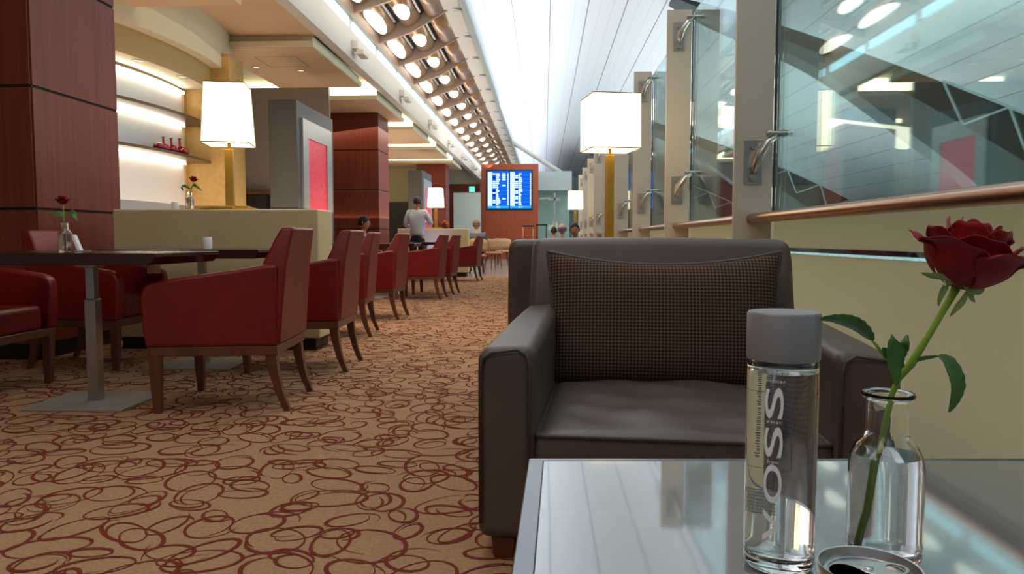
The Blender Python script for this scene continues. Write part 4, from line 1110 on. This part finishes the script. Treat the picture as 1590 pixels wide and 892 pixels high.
# ================================================================== PEOPLE
def skin_obj(name, V, E, mname, parent, sub=1, root=0):
    me = bpy.data.meshes.new(name); me.from_pydata([v[0] for v in V], E, []); me.materials.append(M[mname])
    o = bpy.data.objects.new(name, me); COL.objects.link(o); o.parent = parent
    o.modifiers.new('skin', 'SKIN').use_smooth_shade = True
    sv = me.skin_vertices[0].data
    for i, v in enumerate(V):
        r = v[1]; sv[i].radius = r if isinstance(r, tuple) else (r, r); sv[i].use_root = (i == root)
    s = o.modifiers.new('s', 'SUBSURF'); s.levels = sub; s.render_levels = sub
    return o
def head(parent, c, k, skin, hair, bald=False, facing=0, cap=False):
    # c centre of the head; facing angle about z (0 = +y)
    ca, sa = math.cos(facing), math.sin(facing)
    def T(x, y, z): return (c[0]+x*ca-y*sa, c[1]+x*sa+y*ca, c[2]+z)
    def sph(u, v):
        a = u*2*PI; b = (v-.5)*PI; x = .076*math.cos(b)*math.cos(a); y = .095*math.cos(b)*math.sin(a); z = .115*math.sin(b)
        if z < 0: x *= 1-.25*(-z/.115); y = y*(1-.12*(-z/.115))+.012*(-z/.115)
        return T(x*k, y*k, z*k)
    h = MB().grid(sph, 24, 16).build('head', skin, parent, smooth=True)
    MB().loft([[T(.011*k, .088*k, -.03*k), T(-.011*k, .088*k, -.03*k), T(-.014*k, .118*k, -.034*k), T(.014*k, .118*k, -.034*k)], [T(.006*k, .09*k, .015*k), T(-.006*k, .09*k, .015*k), T(-.005*k, .1*k, .01*k), T(.005*k, .1*k, .01*k)]]).build('nose', skin, h, smooth=True)
    for s in (-1, 1):
        MB().lathe([(.001, -.006), (.009, -.003), (.009, .003), (.001, .006)], 10, c=T(s*.03*k, .084*k, .006*k)).build('eye', 'black', h, smooth=True)
        MB().tube([T(s*.074*k, 0, -.03*k), T(s*.087*k, -.008*k, 0), T(s*.082*k, -.008*k, .028*k)], .011*k, 8).build('ear', skin, h, smooth=True)
    MB().tube([T(-.022*k, .09*k, -.062*k), T(0, .097*k, -.064*k), T(.022*k, .09*k, -.062*k)], .005*k, 6).build('mouth', 'redcloth', h, smooth=True)
    def hr(u, v):
        a = u*2*PI; f = math.sin(a)   # +1 = front
        if bald: lo, hi = -.25+.25*max(f, 0), .33
        else: lo, hi = -.28+.75*max(f, 0)**.7, PI/2-.001
        b = lo+(hi-lo)*v; x = .083*math.cos(b)*math.cos(a); y = .104*math.cos(b)*math.sin(a); z = .124*math.sin(b)
        if bald and f > .55: x, y, z = x*.9, y*.88, z*.9
        return T(x*k, y*k, z*k)
    MB().grid(hr, 28, 8).build('hair', hair, h, smooth=True, solid=.008)
    if cap:
        MB().grid(lambda u, v: T(.09*math.cos(v*PI/2)*math.cos(u*2*PI)*k, .108*math.cos(v*PI/2)*math.sin(u*2*PI)*k, (.03+.1*math.sin(v*PI/2))*k), 24, 6).build('cap', 'cap_cloth', h, smooth=True, solid=.006)
        MB().grid(lambda u, v: T((u-.5)*.15*k, (.09+.07*v*math.sin(PI*u))*k, .035*k), 10, 3).build('cap_peak', 'cap_cloth', h, smooth=True, solid=.005)
def hand(V, E, wrist_i, wrist, d, up, s=1):
    # palm plus five fingers rooted inside the palm
    d = Vector(d).normalized(); up = Vector(up).normalized(); sd = d.cross(up).normalized()*s
    V.append((tuple(Vector(wrist)+d*.05), (.03, .018))); palm = len(V)-1; E.append((wrist_i, palm))
    for j, (o, l) in enumerate(((-.03, .07), (-.01, .08), (.01, .075), (.03, .06))):
        a = Vector(wrist)+d*.085+sd*o; b = a+d*l*.5+up*-.008; c = b+d*l*.4-up*.025
        V.append((tuple(a), .010)); V.append((tuple(b), .009)); V.append((tuple(c), .008)); n = len(V); E += [(palm, n-3), (n-3, n-2), (n-2, n-1)]
    a = Vector(wrist)+d*.03-sd*.035; b = a+d*.03-sd*.018
    V.append((tuple(a), .012)); V.append((tuple(b), .010)); n = len(V); E += [(palm, n-2), (n-2, n-1)]
def body(parent, J, skin, shirt, trousers, shoe='black', sl=1.0):
    """J: joint dict. pelvis, waist, chest, neck, sh(2), el(2), wr(2), hip(2), kn(2), an(2), toe(2)"""
    V = [(J['pelvis'], (.11, .08)), (J['waist'], (.095, .07)), (J['chest'], (.10, .07)), (J['neck'], .05), (J['nt'], .052)]
    E = [(0, 1), (1, 2), (2, 3), (3, 4)]
    for s in (0, 1):
        V.append((J['sh'][s], .045)); a = len(V)-1; V.append((J['el'][s], .042)); V.append((J['wr'][s], .027)); E += [(2, a), (a, a+1), (a+1, a+2)]
        d = Vector(J['wr'][s])-Vector(J['el'][s]); hand(V, E, a+2, J['wr'][s], d, (0, .2, 1) if abs(d.normalized().z) < .8 else (0, 1, 0), 1 if s else -1)
        V.append((J['hip'][s], .075)); b = len(V)-1; V.append((J['kn'][s], .058)); V.append((J['an'][s], .04)); V.append((J['toe'][s], .034)); E += [(0, b), (b, b+1), (b+1, b+2), (b+2, b+3)]
    bd = skin_obj('body', V, E, skin, parent)
    # shirt
    V = [(tuple(Vector(J['pelvis'])+Vector((0, 0, -.03))), (.17, .13)), (tuple(Vector(J['pelvis'])+Vector((0, 0, .06))), (.168, .13)), (J['waist'], (.165, .125)), (J['chest'], (.185, .13)), (tuple(Vector(J['neck'])*.6+Vector(J['chest'])*.4), .075)]
    E = [(0, 1), (1, 2), (2, 3), (3, 4)]
    for s in (0, 1):
        el, wr = Vector(J['el'][s]), Vector(J['wr'][s]); cuff = el.lerp(wr, .85*sl)
        V.append((J['sh'][s], .078)); a = len(V)-1; V.append((tuple(el), .060)); V.append((tuple(cuff), .042)); E += [(3, a), (a, a+1), (a+1, a+2)]
    skin_obj('shirt', V, E, shirt, parent)
    V = [(tuple(Vector(J['pelvis'])+Vector((0, 0, .05))), (.140, .11)), (tuple(Vector(J['pelvis'])-Vector((0, 0, .03))), (.15, .12))]; E = [(0, 1)]
    for s in (0, 1):
        kn, an = Vector(J['kn'][s]), Vector(J['an'][s])
        V.append((J['hip'][s], .105)); b = len(V)-1; V.append((tuple(kn), .078)); V.append((tuple(kn.lerp(an, .93)), .062)); E += [(1, b), (b, b+1), (b+1, b+2)]
    skin_obj('trousers', V, E, trousers, parent)
    for s in (0, 1):
        an, to = Vector(J['an'][s]), Vector(J['toe'][s]); d = (to-an); d.z = 0; d.normalize()
        V = [(tuple(Vector((an.x, an.y, an.z-.03))-d*.03), .045), (tuple(an.lerp(to, .5)), .044), (tuple(to), .036)]
        skin_obj('shoe', V, [(0, 1), (1, 2)], shoe, parent)
def standing(loc_, rz, label):
    t = thing('person', label, 'person', loc_, rz)
    J = dict(pelvis=(0, 0, .90), waist=(0, 0, 1.05), chest=(0, -.01, 1.27), neck=(0, .0, 1.42), nt=(0, .015, 1.50),
             sh=((-.18, 0, 1.36), (.18, 0, 1.36)), el=((-.26, -.02, 1.10), (.30, -.01, 1.12)), wr=((-.16, .20, 1.05), (.17, .22, 1.14)),
             hip=((-.09, 0, .84), (.09, 0, .84)), kn=((-.095, .01, .46), (.10, .02, .46)), an=((-.10, -.02, .09), (.11, -.01, .09)), toe=((-.11, .13, .04), (.12, .14, .04)))
    body(t, J, 'skin', 'shirt', 'trouser'); head(t, (0, .02, 1.575), .97, 'skin', 'hair')
    return t
def seated(loc_, rz, label, skin, hair, shirt, trousers, seat=.43, k=1.0, bald=False, cap=False):
    t = thing('person', label, 'person', loc_, rz)
    s = seat
    J = dict(pelvis=(0, 0, s+.10), waist=(0, -.01, s+.25), chest=(0, 0, s+.43), neck=(0, .01, s+.565), nt=(0, .02, s+.64),
             sh=((-.18, 0, s+.50), (.18, 0, s+.50)), el=((-.22, .04, s+.26), (.22, .04, s+.26)), wr=((-.13, .26, s+.20), (.13, .26, s+.20)),
             hip=((-.09, .04, s+.09), (.09, .04, s+.09)), kn=((-.11, .44, s+.07), (.11, .44, s+.07)), an=((-.11, .46, .09), (.11, .46, .09)), toe=((-.12, .60, .04), (.12, .60, .04)))
    body(t, J, skin, shirt, trousers); head(t, (0, .03, s+.72), k, skin, hair, bald, 0, cap)
    return t
mp_ = ony(648, 371, 15.35)
standing((mp_.x, 15.35, 0), R_(-6), 'standing person seen from behind in a white long-sleeved shirt and dark trousers')
q = ony(873, 371, 14.5); seated((q.x, 14.5, 0), 0, 'balding person with grey hair seated in a distant armchair, seen from behind', 'skin2', 'greyhair', 'redcloth', 'trouser', seat=.28, bald=True)
q = ony(892, 371, 13.2); seated((q.x, 13.2, 0), R_(180), 'seated person with black hair, forehead just above the armchair top', 'skin', 'hair', 'grey_cloth', 'trouser', seat=.26)
q = ony(860, 371, 17.5); dup(bc, (q.x, 17.5, 0), 0, 'beige curved chair holding the small dark haired person'); o_ = seated((q.x, 17.5, 0), 0, 'small dark haired person left of the balding one, only the crown of the head showing', 'skin', 'hair', 'grey_cloth', 'trouser', seat=.44); o_.scale = (.86,)*3
q = ony(563, 371, 12.4); seated((q.x, 12.4, 0), R_(-90), 'seated person with black hair in front of the dark column, behind the second red chair', 'skin', 'hair', 'black', 'trouser', seat=.36)
dup(chair0, (q.x-.03, 12.4, 0), 0, 'red tub chair holding the seated person in front of the dark column')
q = ony(740, 371, 17.5)
seated((q.x, 17.5, 0), R_(10), 'seated person in a tan cap and grey top near the wooden pylon', 'skin2', 'greyhair', 'grey_cloth', 'trouser', seat=.42, cap=True)
dup(bc, (q.x, 17.48, 0), R_(10), 'beige curved chair holding the person in the tan cap')
